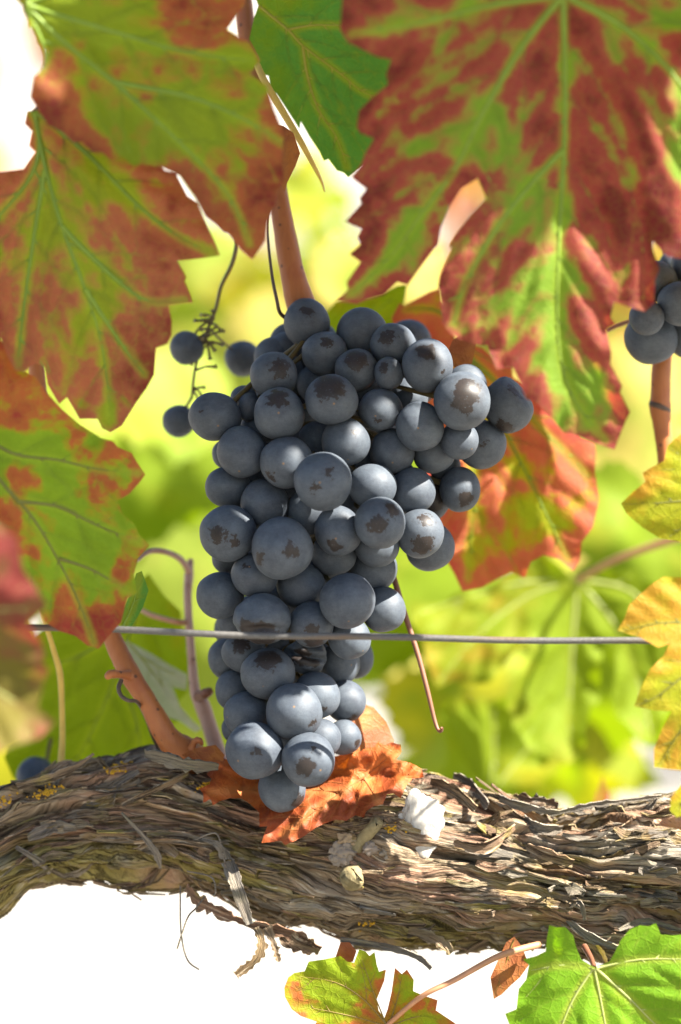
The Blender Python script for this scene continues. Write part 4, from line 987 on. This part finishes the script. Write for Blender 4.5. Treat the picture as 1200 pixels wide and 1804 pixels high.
# ------------------------------------------------------------------ grapes
def grape_mesh(name, seed, mode='round'):
    from mathutils import noise as mn
    bm = bmesh.new(); bmesh.ops.create_uvsphere(bm, u_segments=44, v_segments=30, radius=1.0)
    off = Vector((seed * 2.3, seed * 5.1, seed * 1.1))
    for v in bm.verts:
        c = v.co.copy(); d = 1 + 0.06 * mn.noise(c * 1.1 + off) + 0.008 * mn.noise(c * 3.1 + off)
        if mode == 'dent':      # split and sunken along its lower side
            q = math.exp(-(((c.z + 0.42) / 0.20) ** 2 + ((c.x - 0.1) / 0.75) ** 2)) * (1 if c.y < 0.2 else 0)
            d -= 0.34 * q; d += 0.04 * mn.noise(c * 3 + off)
        if mode == 'shrivel':
            d += 0.10 * mn.noise(c * 2.0 + off) - 0.05 * abs(mn.noise(c * 4.5 + off))
            q = math.exp(-(((c.z - 0.12 + 0.25 * c.x) / 0.17) ** 2)) * (1 if c.y < 0.1 else 0); d -= 0.42 * q
        if mode == 'bitten':    # collapsed shoulder
            q = max(0.0, c.dot(Vector((0.66, -0.35, 0.66))) - 0.55); d -= 0.75 * q; d += 0.03 * mn.noise(c * 5 + off)
        v.co = c * d
    me = bpy.data.meshes.new(name); bm.to_mesh(me); bm.free(); me.materials.append(M['grape'])
    me.polygons.foreach_set('use_smooth', [True] * len(me.polygons)); return me
GM = [grape_mesh('grape', i) for i in range(4)]
GM_DENT = grape_mesh('grape', 5, 'dent'); GM_SHR = grape_mesh('grape', 6, 'shrivel'); GM_BIT = grape_mesh('grape', 7, 'bitten')

# (x, y, rx, ry, layer [0 front .. 4 back], scuffs [(dx, dy, r) in radii], style scar (dx, dy) or None)
G = [
 (541,569,41,44,2,[(.0,.45,.28)],None), (507,618,33,34,3,[],None), (572,623,40,39,1.5,[(.1,.5,.3)],None), (638,588,46,46,3,[],None), (693,608,41,39,1.6,[(-.3,.35,.42)],None), (754,645,45,48,1.0,[(-.15,.55,.42),(.55,-.25,.12)],None),
 (628,652,38,38,1.4,[(.0,.45,.6)],None), (685,658,26,29,1.1,[(-.35,.35,.38)],None), (502,655,34,34,3,[],None), (483,662,42,42,1.2,[(.3,.3,.5)],None), (560,676,37,37,1.9,[],None), (584,704,47,44,0.8,[(-.1,.6,.72)],(.1,-.2)),
 (671,721,39,37,0.9,[(-.25,-.55,.18)],(-.25,-.35)), (815,707,50,52,0.2,[(.15,.35,.58),(.05,-.1,.42)],None), (897,712,45,50,1.0,[(.35,.55,.45),(-.2,-.85,.4)],None), (822,678,36,36,2.2,[],None), (740,751,43,44,0.5,[],(-.1,-.1)),
 (810,776,34,34,0.8,[],(.6,-.45)), (848,783,44,44,1.7,[(.1,.0,.12)],None), (764,796,38,38,1.5,[],None), (783,820,29,29,3,[],None), (811,863,36,40,2.6,[(.2,-.4,.4)],None), (760,878,33,40,3.2,[(.2,0.,.7)],None), (727,865,40,41,1.6,[],None),
 (379,734,47,43,1.0,[(-.4,.2,.1)],(.15,-.4)), (430,703,24,24,2.5,[],None), (438,717,20,26,1.5,[],None), (492,729,45,46,0.6,[(-.05,.62,.48)],(.0,.0)), (427,796,45,46,0.9,[],(-.1,-.75)), (398,800,24,26,3,[],None), (505,815,47,46,0.5,[(-.6,-.5,.2)],(-.1,-.05)),
 (609,779,43,43,1.2,[(.4,.4,.16)],(.1,-.75)), (691,795,40,41,1.2,[],(.0,-.5)), (570,848,51,52,0.0,[(.2,.28,.2),(-.3,-.25,.17)],(-.12,-.05)), (656,857,43,40,1.2,[],None), (402,858,41,36,1.7,[],None), (467,886,43,43,1.1,[],None),
 (545,900,38,42,1.9,[],None), (402,940,50,50,0.6,[(-.35,.0,.35),(.25,-.28,.22)],None), (497,966,54,55,0.0,[(.3,-.08,.3),(-.72,-.3,.25)],None), (596,935,42,45,0.5,[(-.1,-.6,.36)],(-.1,-.3)), (670,922,45,46,0.0,[(-.1,-.05,.42),(.5,.55,.38)],None),
 (740,940,42,44,0.3,[(.1,-.5,.5),(.2,.6,.36)],(.45,-.7)), (757,962,44,44,1.3,[],None), (588,976,40,39,1.4,[],None), (665,962,40,37,1.2,[],None), (656,1003,44,42,1.9,[],None), (402,982,29,29,2.6,[],None), (449,1013,42,39,1.0,[(-.3,.4,.2)],(-.2,.4)),
 (531,1032,43,40,0.9,[],None), (388,1049,42,42,1.1,[],None), (463,1091,51,45,0.4,[(-.1,-.7,.8),(-.6,-.2,.3)],None), (408,1095,26,28,2.6,[],None), (550,1100,39,41,0.7,[(.0,-.3,.45),(.1,-.8,.5)],None), (612,1059,49,49,0.2,[],(.05,-.72)),
 (676,1074,39,40,1.4,[],None), (616,1124,38,38,1.2,[],(.6,-.55)), (627,1160,32,37,2.6,[],None), (598,1170,36,38,1.8,[],(.6,.0)), (538,1157,40,31,1.0,[(-.2,.1,.55),(.4,-.2,.4)],None), (431,1150,41,35,1.0,[(-.15,.45,.45)],None),
 (400,1160,33,37,2.0,[],None), (472,1187,48,45,0.4,[(.0,.65,.55)],(-.15,-.45)), (414,1216,35,36,1.5,[],None), (557,1225,43,42,0.7,[(.3,-.5,.2)],None), (609,1236,37,37,1.6,[(.3,-.8,.3)],None), (436,1258,42,41,0.9,[],(-.85,-.1)),
 (518,1254,50,50,0.1,[(.7,-.35,.16)],(.02,.25)), (449,1322,52,51,0.0,[(.15,-.05,.2)],(-.55,-.3)), (544,1339,47,48,-0.1,[(-.1,-.2,.36),(.2,.5,.13)],(.45,-.3)), (564,1302,37,36,1.2,[],None), (606,1299,31,31,1.3,[(.8,-.3,.3)],None), (497,1388,42,43,0.5,[(.7,-.5,.4)],None),
 (410,1285,19,24,2.4,[],None), (560,775,34,34,3.2,[],None), (640,820,34,34,3.2,[],None), (700,840,34,34,3,[],None), (610,890,36,36,3,[],None), (640,690,34,34,3,[],None), (720,700,34,34,3.4,[],None), (455,760,34,34,3,[],None), (450,850,34,34,3.2,[],None), (430,905,34,34,3,[],None), (560,1000,36,36,3,[],None), (620,1040,34,34,3.2,[],None), (500,1060,34,34,3,[],None), (540,1190,34,34,3,[],None), (570,1150,30,30,3,[],None), (480,1140,34,34,3,[],None), (470,1240,34,34,3,[],None), (520,1310,34,34,2.4,[],None),
]
def axis_px(py): return float(np.interp(py, [540, 700, 860, 1000, 1150, 1390], [600, 610, 590, 535, 510, 505]))
def half_px(py): return float(np.interp(py, [520, 650, 750, 900, 1000, 1150, 1300, 1430], [140, 260, 290, 240, 190, 160, 130, 70]))
def front_depth(px, py):
    q = min(0.97, abs(px - axis_px(py)) / half_px(py)); dep = float(np.interp(py, [540, 700, 900, 1100, 1300, 1400], [.016, .026, .028, .024, .018, .012]))
    return -0.004 - dep * math.sqrt(1 - q * q)

def build_bunch():
    n = len(G); y = np.array([front_depth(g[0], g[1]) + g[4] * 0.0078 for g in G])
    X = np.array([[g[0] * S, g[1] * S] for g in G]); R = np.array([(g[2] + g[3]) / 2 * S for g in G]); lay = np.array([g[4] for g in G])
    for it in range(140):
        dy = np.zeros(n)
        for i in range(n):
            for j in range(i + 1, n):
                dx = X[i] - X[j]; q = float(dx @ dx); m = 0.955 * (R[i] + R[j])
                if q >= m * m: continue
                need = math.sqrt(m * m - q)
                f, b = (i, j) if (lay[i], y[i]) <= (lay[j], y[j]) else (j, i)
                gap = y[b] - y[f]
                if gap < need:
                    d = (need - gap) * 0.25; dy[f] -= d * 0.45; dy[b] += d
        y += np.clip(dy, -0.0012, 0.0012)
    bunch = empty('grape_bunch', P(545, 540, 0.0))
    tag(bunch, 'large hanging bunch of dusty blue black grapes with scuffed skins in front of the branch', 'grapes')
    r = random.Random(3); stalk = MB()
    base = [P(532, 520, .012), P(560, 580, .004)] + [P(axis_px(q), q, 0.004) for q in range(640, 1380, 60)]
    ax = smooth_path(base, 4); stalk.tube(ax, lerp_list([2.6e-3, 2.2e-3, 1.8e-3, 1.2e-3, .8e-3], len(ax)), 8)
    names = {14: (GM_BIT, 'grape with a collapsed shoulder at the right end of the bunch'), 51: (GM_DENT, 'split sunken grape touching the wire'), 59: (GM_SHR, 'shrivelled dark grape just under the wire')}
    for i, g in enumerate(G):
        me = names[i][0] if i in names else GM[i % 4]
        o = bpy.data.objects.new('grape', me); c = P(g[0], g[1], float(y[i])); k = (D + float(y[i])) / D
        link(o, bunch, c - bunch.location)
        rx, rz = g[2] * S * k, g[3] * S * k; o.scale = (rx, (rx + rz) / 2, rz)
        o.rotation_euler = (0, 0, 0) if i in names else (r.uniform(-.2, .2), r.uniform(-.12, .12), 0)
        inv = o.rotation_euler.to_matrix().inverted()
        def onface(dx, dz): return inv @ Vector((dx, -math.sqrt(max(0.02, 1 - dx * dx - dz * dz)), dz))
        sc = g[5]
        for nm, q in (('scuff_a', sc[0] if sc else None), ('scuff_b', sc[1] if len(sc) > 1 else None)):
            v = onface(q[0], q[1]) if q else Vector((0, 5, 0))
            o[nm] = [float(a) for a in v]; o[nm + '_size'] = float(q[2]) if q else 0.001
        v = onface(*g[6]) if g[6] else Vector((0, 5, 0)); o['style_scar'] = [float(a) for a in v]
        if i in names: o['label'] = names[i][1]
        p = min(ax, key=lambda q: (q - c - Vector((0, 0, 0.008))).length); d = (p - c)
        if d.length > 0.004:
            e = c + d.normalized() * rx * 0.95; stalk.tube([p, (p + e) / 2 + Vector((0, 0, 0.001)), e], [.9e-3, .7e-3, 1.0e-3], 6)
    # grapes on the far side of the bunch
    for i in range(110):
        py = r.uniform(600, 1300); h = half_px(py) * 0.8; px = axis_px(py) + r.uniform(-h, h) * 0.75
        c = P(px, py, r.uniform(.014, .03) if py < 1180 else r.uniform(.002, .008))
        if py > 1180: continue
        o = bpy.data.objects.new('grape', GM[i % 4]); link(o, bunch, c - bunch.location); q = r.uniform(36, 42) * S; o.scale = (q, q, q)
        for nm in ('scuff_a', 'scuff_b', 'style_scar'): o[nm] = [0.0, 5.0, 0.0]
        o['scuff_a_size'] = 0.001; o['scuff_b_size'] = 0.001
    stalk.build('stalk', M['rachis'], bunch, bunch.location)
build_bunch()

def small_bunch(label, grapes, stalks, origin, smat, extra=None):
    b = empty('grape_bunch', P(*origin)); tag(b, label, 'grapes')
    for i, (x, yy, q, d) in enumerate(grapes):
        o = bpy.data.objects.new('grape', GM[i % 4]); k = (D + d) / D; link(o, b, P(x, yy, d) - b.location); o.scale = (q * S * k,) * 3
        for nm in ('scuff_a', 'scuff_b', 'style_scar'): o[nm] = [0.0, 5.0, 0.0]
        o['scuff_a_size'] = 0.001; o['scuff_b_size'] = 0.001
    mb = MB()
    for pts, r0, r1 in stalks:
        path = smooth_path([P(*p) for p in pts], 5); mb.tube(path, lerp_list([r0 * S, r1 * S], len(path)), 6)
    if extra: extra(mb)
    mb.build('stalk', smat, b, b.location)
    return b
def nubs(mb):
    r = random.Random(4)
    for i in range(26):
        t = r.random(); q = (np.interp(t, [0, .5, 1], [378, 350, 340]), np.interp(t, [0, .5, 1], [560, 620, 700]))
        a = P(q[0], q[1], .034); e = a + Vector((r.uniform(-1, 1), r.uniform(-.6, .6), r.uniform(-.8, .5))).normalized() * r.uniform(.003, .007)
        mb.tube([a, (a + e) / 2 + Vector((0, 0, .0006)), e, e + (e - a) * .12], [.5e-3, .35e-3, .5e-3, .9e-3], 5)
small_bunch('sparse bunch of three loose dark grapes on a thin stalk left of the big bunch', [(329, 613, 30, .034), (428, 632, 32, .05), (315, 742, 29, .04)],
            [([(424, 380, .03), (412, 455, .03), (390, 503, .032), (380, 545, .033), (362, 590, .034), (345, 645, .035), (338, 700, .036)], 4.2, 2.4), ([(378, 556, .033), (350, 580, .034), (340, 596, .034)], 2.6, 2.2), ([(370, 580, .034), (390, 600, .04), (412, 618, .047)], 2.6, 2.2), ([(338, 700, .036), (328, 716, .038), (320, 726, .04)], 2.6, 2.2)],
            (424, 380, .03), M['rachis_dark'], nubs)
small_bunch('cluster of dark grapes at the right edge under the crimson leaf', [(1147, 595, 47, .012), (1140, 560, 31, -.002), (1198, 535, 40, .0), (1158, 496, 36, .008), (1215, 590, 42, .018), (1225, 470, 42, .012), (1250, 530, 44, .01), (1190, 470, 30, .03)],
            [([(1200, 400, .02), (1195, 470, .015), (1190, 540, .02), (1175, 590, .022)], 6, 4), ([(1190, 540, .02), (1160, 530, .016)], 4, 3), ([(1192, 500, .015), (1235, 500, .018)], 4, 3)], (1200, 400, .02), M['rachis'])
small_bunch('single dark grape showing above the branch at the left edge', [(64, 1368, 35, .05), (30, 1420, 36, .06), (96, 1424, 36, .062)], [([(90, 1300, .07), (80, 1350, .068), (66, 1400, .066)], 4, 3), ([(78, 1352, .068), (66, 1362, .055)], 3, 3)], (90, 1300, .07), M['rachis'])

# ------------------------------------------------------------------ out-of-focus foliage behind and the canopy above
def template_leaf(seed):
    r = random.Random(seed); out = []
    lob = [(-150, .52), (-110, .74), (-78, .55), (-48, .90), (-24, .62), (0, 1.0), (24, .62), (48, .90), (78, .55), (110, .74), (150, .52), (172, .25)]
    an = [l[0] for l in lob] + [180]; rr = [l[1] * r.uniform(.92, 1.08) for l in lob] + [.12]
    an = [-180] + an; rr = [.12] + rr
    for i in range(72):
        a = -178 + i * 5.0; q = float(np.interp(a, an, rr)) * (1.0 + (0.055 if i % 2 else -0.03) * r.uniform(.5, 1.4))
        out.append((math.sin(math.radians(a)) * q * 0.062, -math.cos(math.radians(a)) * q * 0.07))
    veins = [[(0, 0), (math.sin(math.radians(a)) * q * .055, -math.cos(math.radians(a)) * q * .06)] for a, q in ((0, .95), (48, .85), (-48, .85), (110, .7), (-110, .7))]
    V2, T, vd, ed, g = leaf_geometry(out, veins, 0.0042, True, 0.016, seed, 0.018)
    V = []
    bx, by = r.uniform(2, 6), r.uniform(1, 5)
    for p, a in zip(V2, vd):
        x, z = p; y = bx * x * x + by * z * z * (1 if z < 0 else .4) - min(a, .4) * .003 + (float(vnoise(np.array(x * 40), np.array(z * 40), seed)) - .5) * .012
        V.append((x, y, z))
    return V, T, V2, vd, ed, g
TPL = [template_leaf(100 + i) for i in range(5)]
def template_mesh(k, mat):
    V, T, V2, vd, ed, g = TPL[k]; me = mesh_np('leaf', V, T, mat); fattr(me, 'vd', vd * 1.0); fattr(me, 'ed', ed)
    ul = me.uv_layers.new(name='UVMap'); li = np.empty(len(me.loops), dtype=np.int32); me.loops.foreach_get('vertex_index', li)
    ul.data.foreach_set('uv', (V2[li] * 5.5).astype(np.float32).ravel())
    return me
BG_lime = leaf_material('far_leaf_lime', vein=(0.26, 0.30, 0.03), green=(0.145, 0.20, 0.014), mid=(0.21, 0.235, 0.02), red=(0.28, 0.27, 0.016), dark=(0.30, 0.20, 0.02), bias=0.25, kv=.15, ke=.15, kn=.7, scale=4, trans=.5, rnd=0.7, simple=True)
BG_yel = leaf_material('far_leaf_yellow', vein=(0.28, 0.27, 0.03), green=(0.22, 0.27, 0.04), mid=(0.30, 0.30, 0.06), red=(0.34, 0.28, 0.07), dark=(0.33, 0.10, 0.02), bias=0.2, kv=.25, ke=.2, kn=.7, scale=4, trans=.5, rnd=0.6, simple=True)
BG_red = leaf_material('far_leaf_red', vein=(0.24, 0.22, 0.02), green=(0.16, 0.18, 0.014), mid=(0.24, 0.14, 0.02), red=(0.24, 0.06, 0.025), dark=(0.16, 0.025, 0.02), bias=0.3, kv=.6, ke=.2, kn=.9, scale=4, trans=.45, rnd=0.5, simple=True)
TM = {(k, n): template_mesh(k, m) for k in range(5) for n, m in (('lime', BG_lime), ('yel', BG_yel), ('red', BG_red))}

def put_leaf(parent, loc, rot, size, kind, r, label=None):
    o = bpy.data.objects.new('leaf', TM[(r.randrange(5), kind)]); link(o, parent, Vector(loc) - wloc(parent))
    o.rotation_euler = rot; o.scale = (size,) * 3
    if label: o['label'] = label
    return o
RL = random.Random(21)
# leaves of the same vine a hand's breadth or two behind the bunch
for (px, py, y, size, kind) in ((300, 900, .42, 1.2, 'lime'), (420, 1010, .50, 1.1, 'lime'), (250, 1010, .36, 1.0, 'lime'), (330, 790, .50, 1.1, 'yel'), (470, 700, .60, 1.2, 'yel'), (400, 640, .7, 1.0, 'lime'),                                (1140, 760, .30, 1.0, 'yel'), (1090, 860, .36, 1.0, 'lime'), (1160, 930, .22, 1.0, 'lime'), (760, 1000, .34, 1.0, 'lime'), (730, 1100, .46, .9, 'yel'),
                               (860, 980, .28, 1.1, 'lime'), (100, 1240, .30, 1.1, 'lime'), (260, 1180, .34, 1.1, 'yel'), (420, 1180, .5, .9, 'lime'), (40, 1180, .26, 1.0, 'lime'), (340, 1150, .42, 1.0, 'lime'), (660, 560, .38, .9, 'yel'), (560, 330, 1.3, .7, 'lime'), (610, 470, 1.0, .55, 'lime'), (440, 520, 1.2, .6, 'lime'), (770, 1250, .8, .6, 'lime'), (360, 440, 1.6, .7, 'yel'), (960, 1130, .32, 1.0, 'lime'), (1090, 1180, .30, 1.0, 'lime'), (840, 1270, .36, 1.0, 'lime'), (720, 1140, .6, .8, 'lime'), (1010, 1290, .42, .8, 'lime')):
    put_leaf(VINE, P(px, py, y), (RL.uniform(-.5, .5), RL.uniform(-2.5, 2.5), RL.uniform(-.6, .6)), size * RL.uniform(.9, 1.15), kind, RL)
# canopy above and to the sunny side of the bunch (outside the frame): it shades the grapes
for i in range(46):
    t = RL.uniform(.24, .60); w = RL.uniform(-.14, -.035); dpt = RL.uniform(-.07, .09)
    c = Vector((0, 0, ZC)) + SUN * t + Vector((.77, 0, -.64)) * w + Vector((0, dpt, 0))
    q = c - Vector((0, -D, ZC)); 
    if abs((c.z - ZC) / q.y) < 0.20 and abs(c.x / q.y) < .145: continue
    put_leaf(VINE, c, (RL.uniform(-.9, .3), RL.uniform(-3, 3), RL.uniform(-.8, .8)), RL.uniform(.9, 1.4), RL.choice(('lime', 'red', 'red', 'yel')), RL)
for i in range(12):
    c = Vector((RL.uniform(-.3, .3), RL.uniform(-.08, .12), ZC + RL.uniform(.24, .5)))
    if .77 * c.x - .64 * (c.z - ZC) > -.05: continue
    put_leaf(VINE, c, (RL.uniform(-.9, .3), RL.uniform(-3, 3), RL.uniform(-.8, .8)), RL.uniform(.9, 1.4), RL.choice(('lime', 'red', 'yel')), RL)

put_leaf(VINE, Vector((.145, -.02, ZC + .105)), (-.6, 1.0, .6), .75, 'red', RL)  # unseen leaf added to shade the cluster at the right edge
for (x, y, z, q) in ((.205, -.105, .285, .85), (.235, -.125, .33, .9), (.19, -.075, .275, .8)):
    put_leaf(VINE, Vector((x, y, ZC + z)), (-.75, RL.uniform(-3, 3), .75), q, 'red', RL)  # unseen leaves added to keep sun off the upper bunch

def back_vine(x0, y0, n, label, seed):
    r = random.Random(seed); v = empty('grapevine', (x0, y0, 0)); tag(v, label, 'grapevine', 'grapevines in the next row')
    mb = MB(); pts = smooth_path([Vector((x0, y0, -.05)), Vector((x0 + .02, y0 + .01, .3)), Vector((x0 - .02, y0, .6)), Vector((x0 + .03, y0, .78))], 6)
    mb.tube(pts, lerp_list([.045, .035, .04, .045], len(pts)), 14); mb.build('trunk', M['strip_grey'], v, Vector((x0, y0, 0)))
    mb = MB(); pts = smooth_path([Vector((x0 - .62, y0, .80)), Vector((x0 - .3, y0 + .02, .78)), Vector((x0, y0, .79)), Vector((x0 + .3, y0 - .02, .80)), Vector((x0 + .62, y0, .79))], 6)
    mb.tube(pts, lerp_list([.014, .024, .03, .024, .014], len(pts)), 12); mb.build('branch', M['strip_grey'], v, Vector((x0, y0, .79)))
    for k in range(8):
        xx = x0 - .55 + k * .157; mb = MB()
        pts = smooth_path([Vector((xx, y0, .79)), Vector((xx + r.uniform(-.05, .05), y0 + r.uniform(-.06, .06), 1.1)), Vector((xx + r.uniform(-.1, .1), y0 + r.uniform(-.1, .1), 1.5)), Vector((xx + r.uniform(-.2, .2), y0 + r.uniform(-.1, .1), 1.8))], 5)
        mb.tube(pts, lerp_list([.006, .005, .003], len(pts)), 7); mb.build('cane', M['cane'], v, pts[0])
    for k in range(n):
        z = .80 + .95 * r.random() ** 1.15
        c = Vector((x0 + r.uniform(-.66, .66), y0 + r.gauss(0, .12), z))
        put_leaf(v, c, (r.uniform(-.7, .4), r.uniform(-.9, .9), r.uniform(-.8, .8)), r.uniform(.8, 1.35), r.choice(('lime', 'lime', 'yel', 'yel', 'red')), r)
back_vine(-.78, 2.35, 105, 'blurred yellow green grapevine in the next row, left of the bunch', 31)
back_vine(.72, 2.45, 105, 'blurred yellow green grapevine in the next row, right of the bunch', 32)

def far_row(y0, seed, n, label):
    r = random.Random(seed); mb = MB()
    for i in range(n):
        c = Vector((r.uniform(-1, 1) * (1.6 + y0 * .16), y0 + r.gauss(0, .16), .72 + 1.0 * r.random() ** 1.2)); q = r.uniform(.05, .085)
        u = Vector((r.gauss(0, 1), r.gauss(0, 1), r.gauss(0, 1))).normalized(); w = u.cross(Vector((r.gauss(0, 1), r.gauss(0, 1), r.gauss(0, 1)))).normalized()
        a = [c + u * q, c + (u * .3 + w * .9) * q, c + (-u * .7 + w * .5) * q, c - u * .5 * q, c + (-u * .7 - w * .5) * q, c + (u * .3 - w * .9) * q]
        mb.add(a, [(0, 1, 2, 3), (0, 3, 4, 5)], r.random())
    o = mb.build('vine_row_foliage', FAR, None, Vector((0, y0, 0)), smooth=False); tag(o, label, 'vine row', kind='stuff')
def far_mat():
    m = NT('distant_foliage'); a = m.attr('rnd').outputs['Fac']
    c = m.ramp(a, [(0, (.12, .19, .015)), (.5, (.22, .24, .02)), (.8, (.32, .27, .03)), (1, (.28, .10, .03))])
    t = m.node('ShaderNodeBsdfTranslucent', inp={'Color': c}).outputs[0]
    return m.finish(m.node('ShaderNodeMixShader', inp={0: .45, 1: m.bsdf(c, .6, .2), 2: t}).outputs[0])
FAR = far_mat()
far_row(8.2, 51, 5500, 'blurred row of vine foliage behind the next row'); far_row(12.2, 52, 3000, 'faint second blurred row of vine foliage further back'); far_row(15.0, 53, 3200, 'faintest and most distant blurred row of vine foliage')
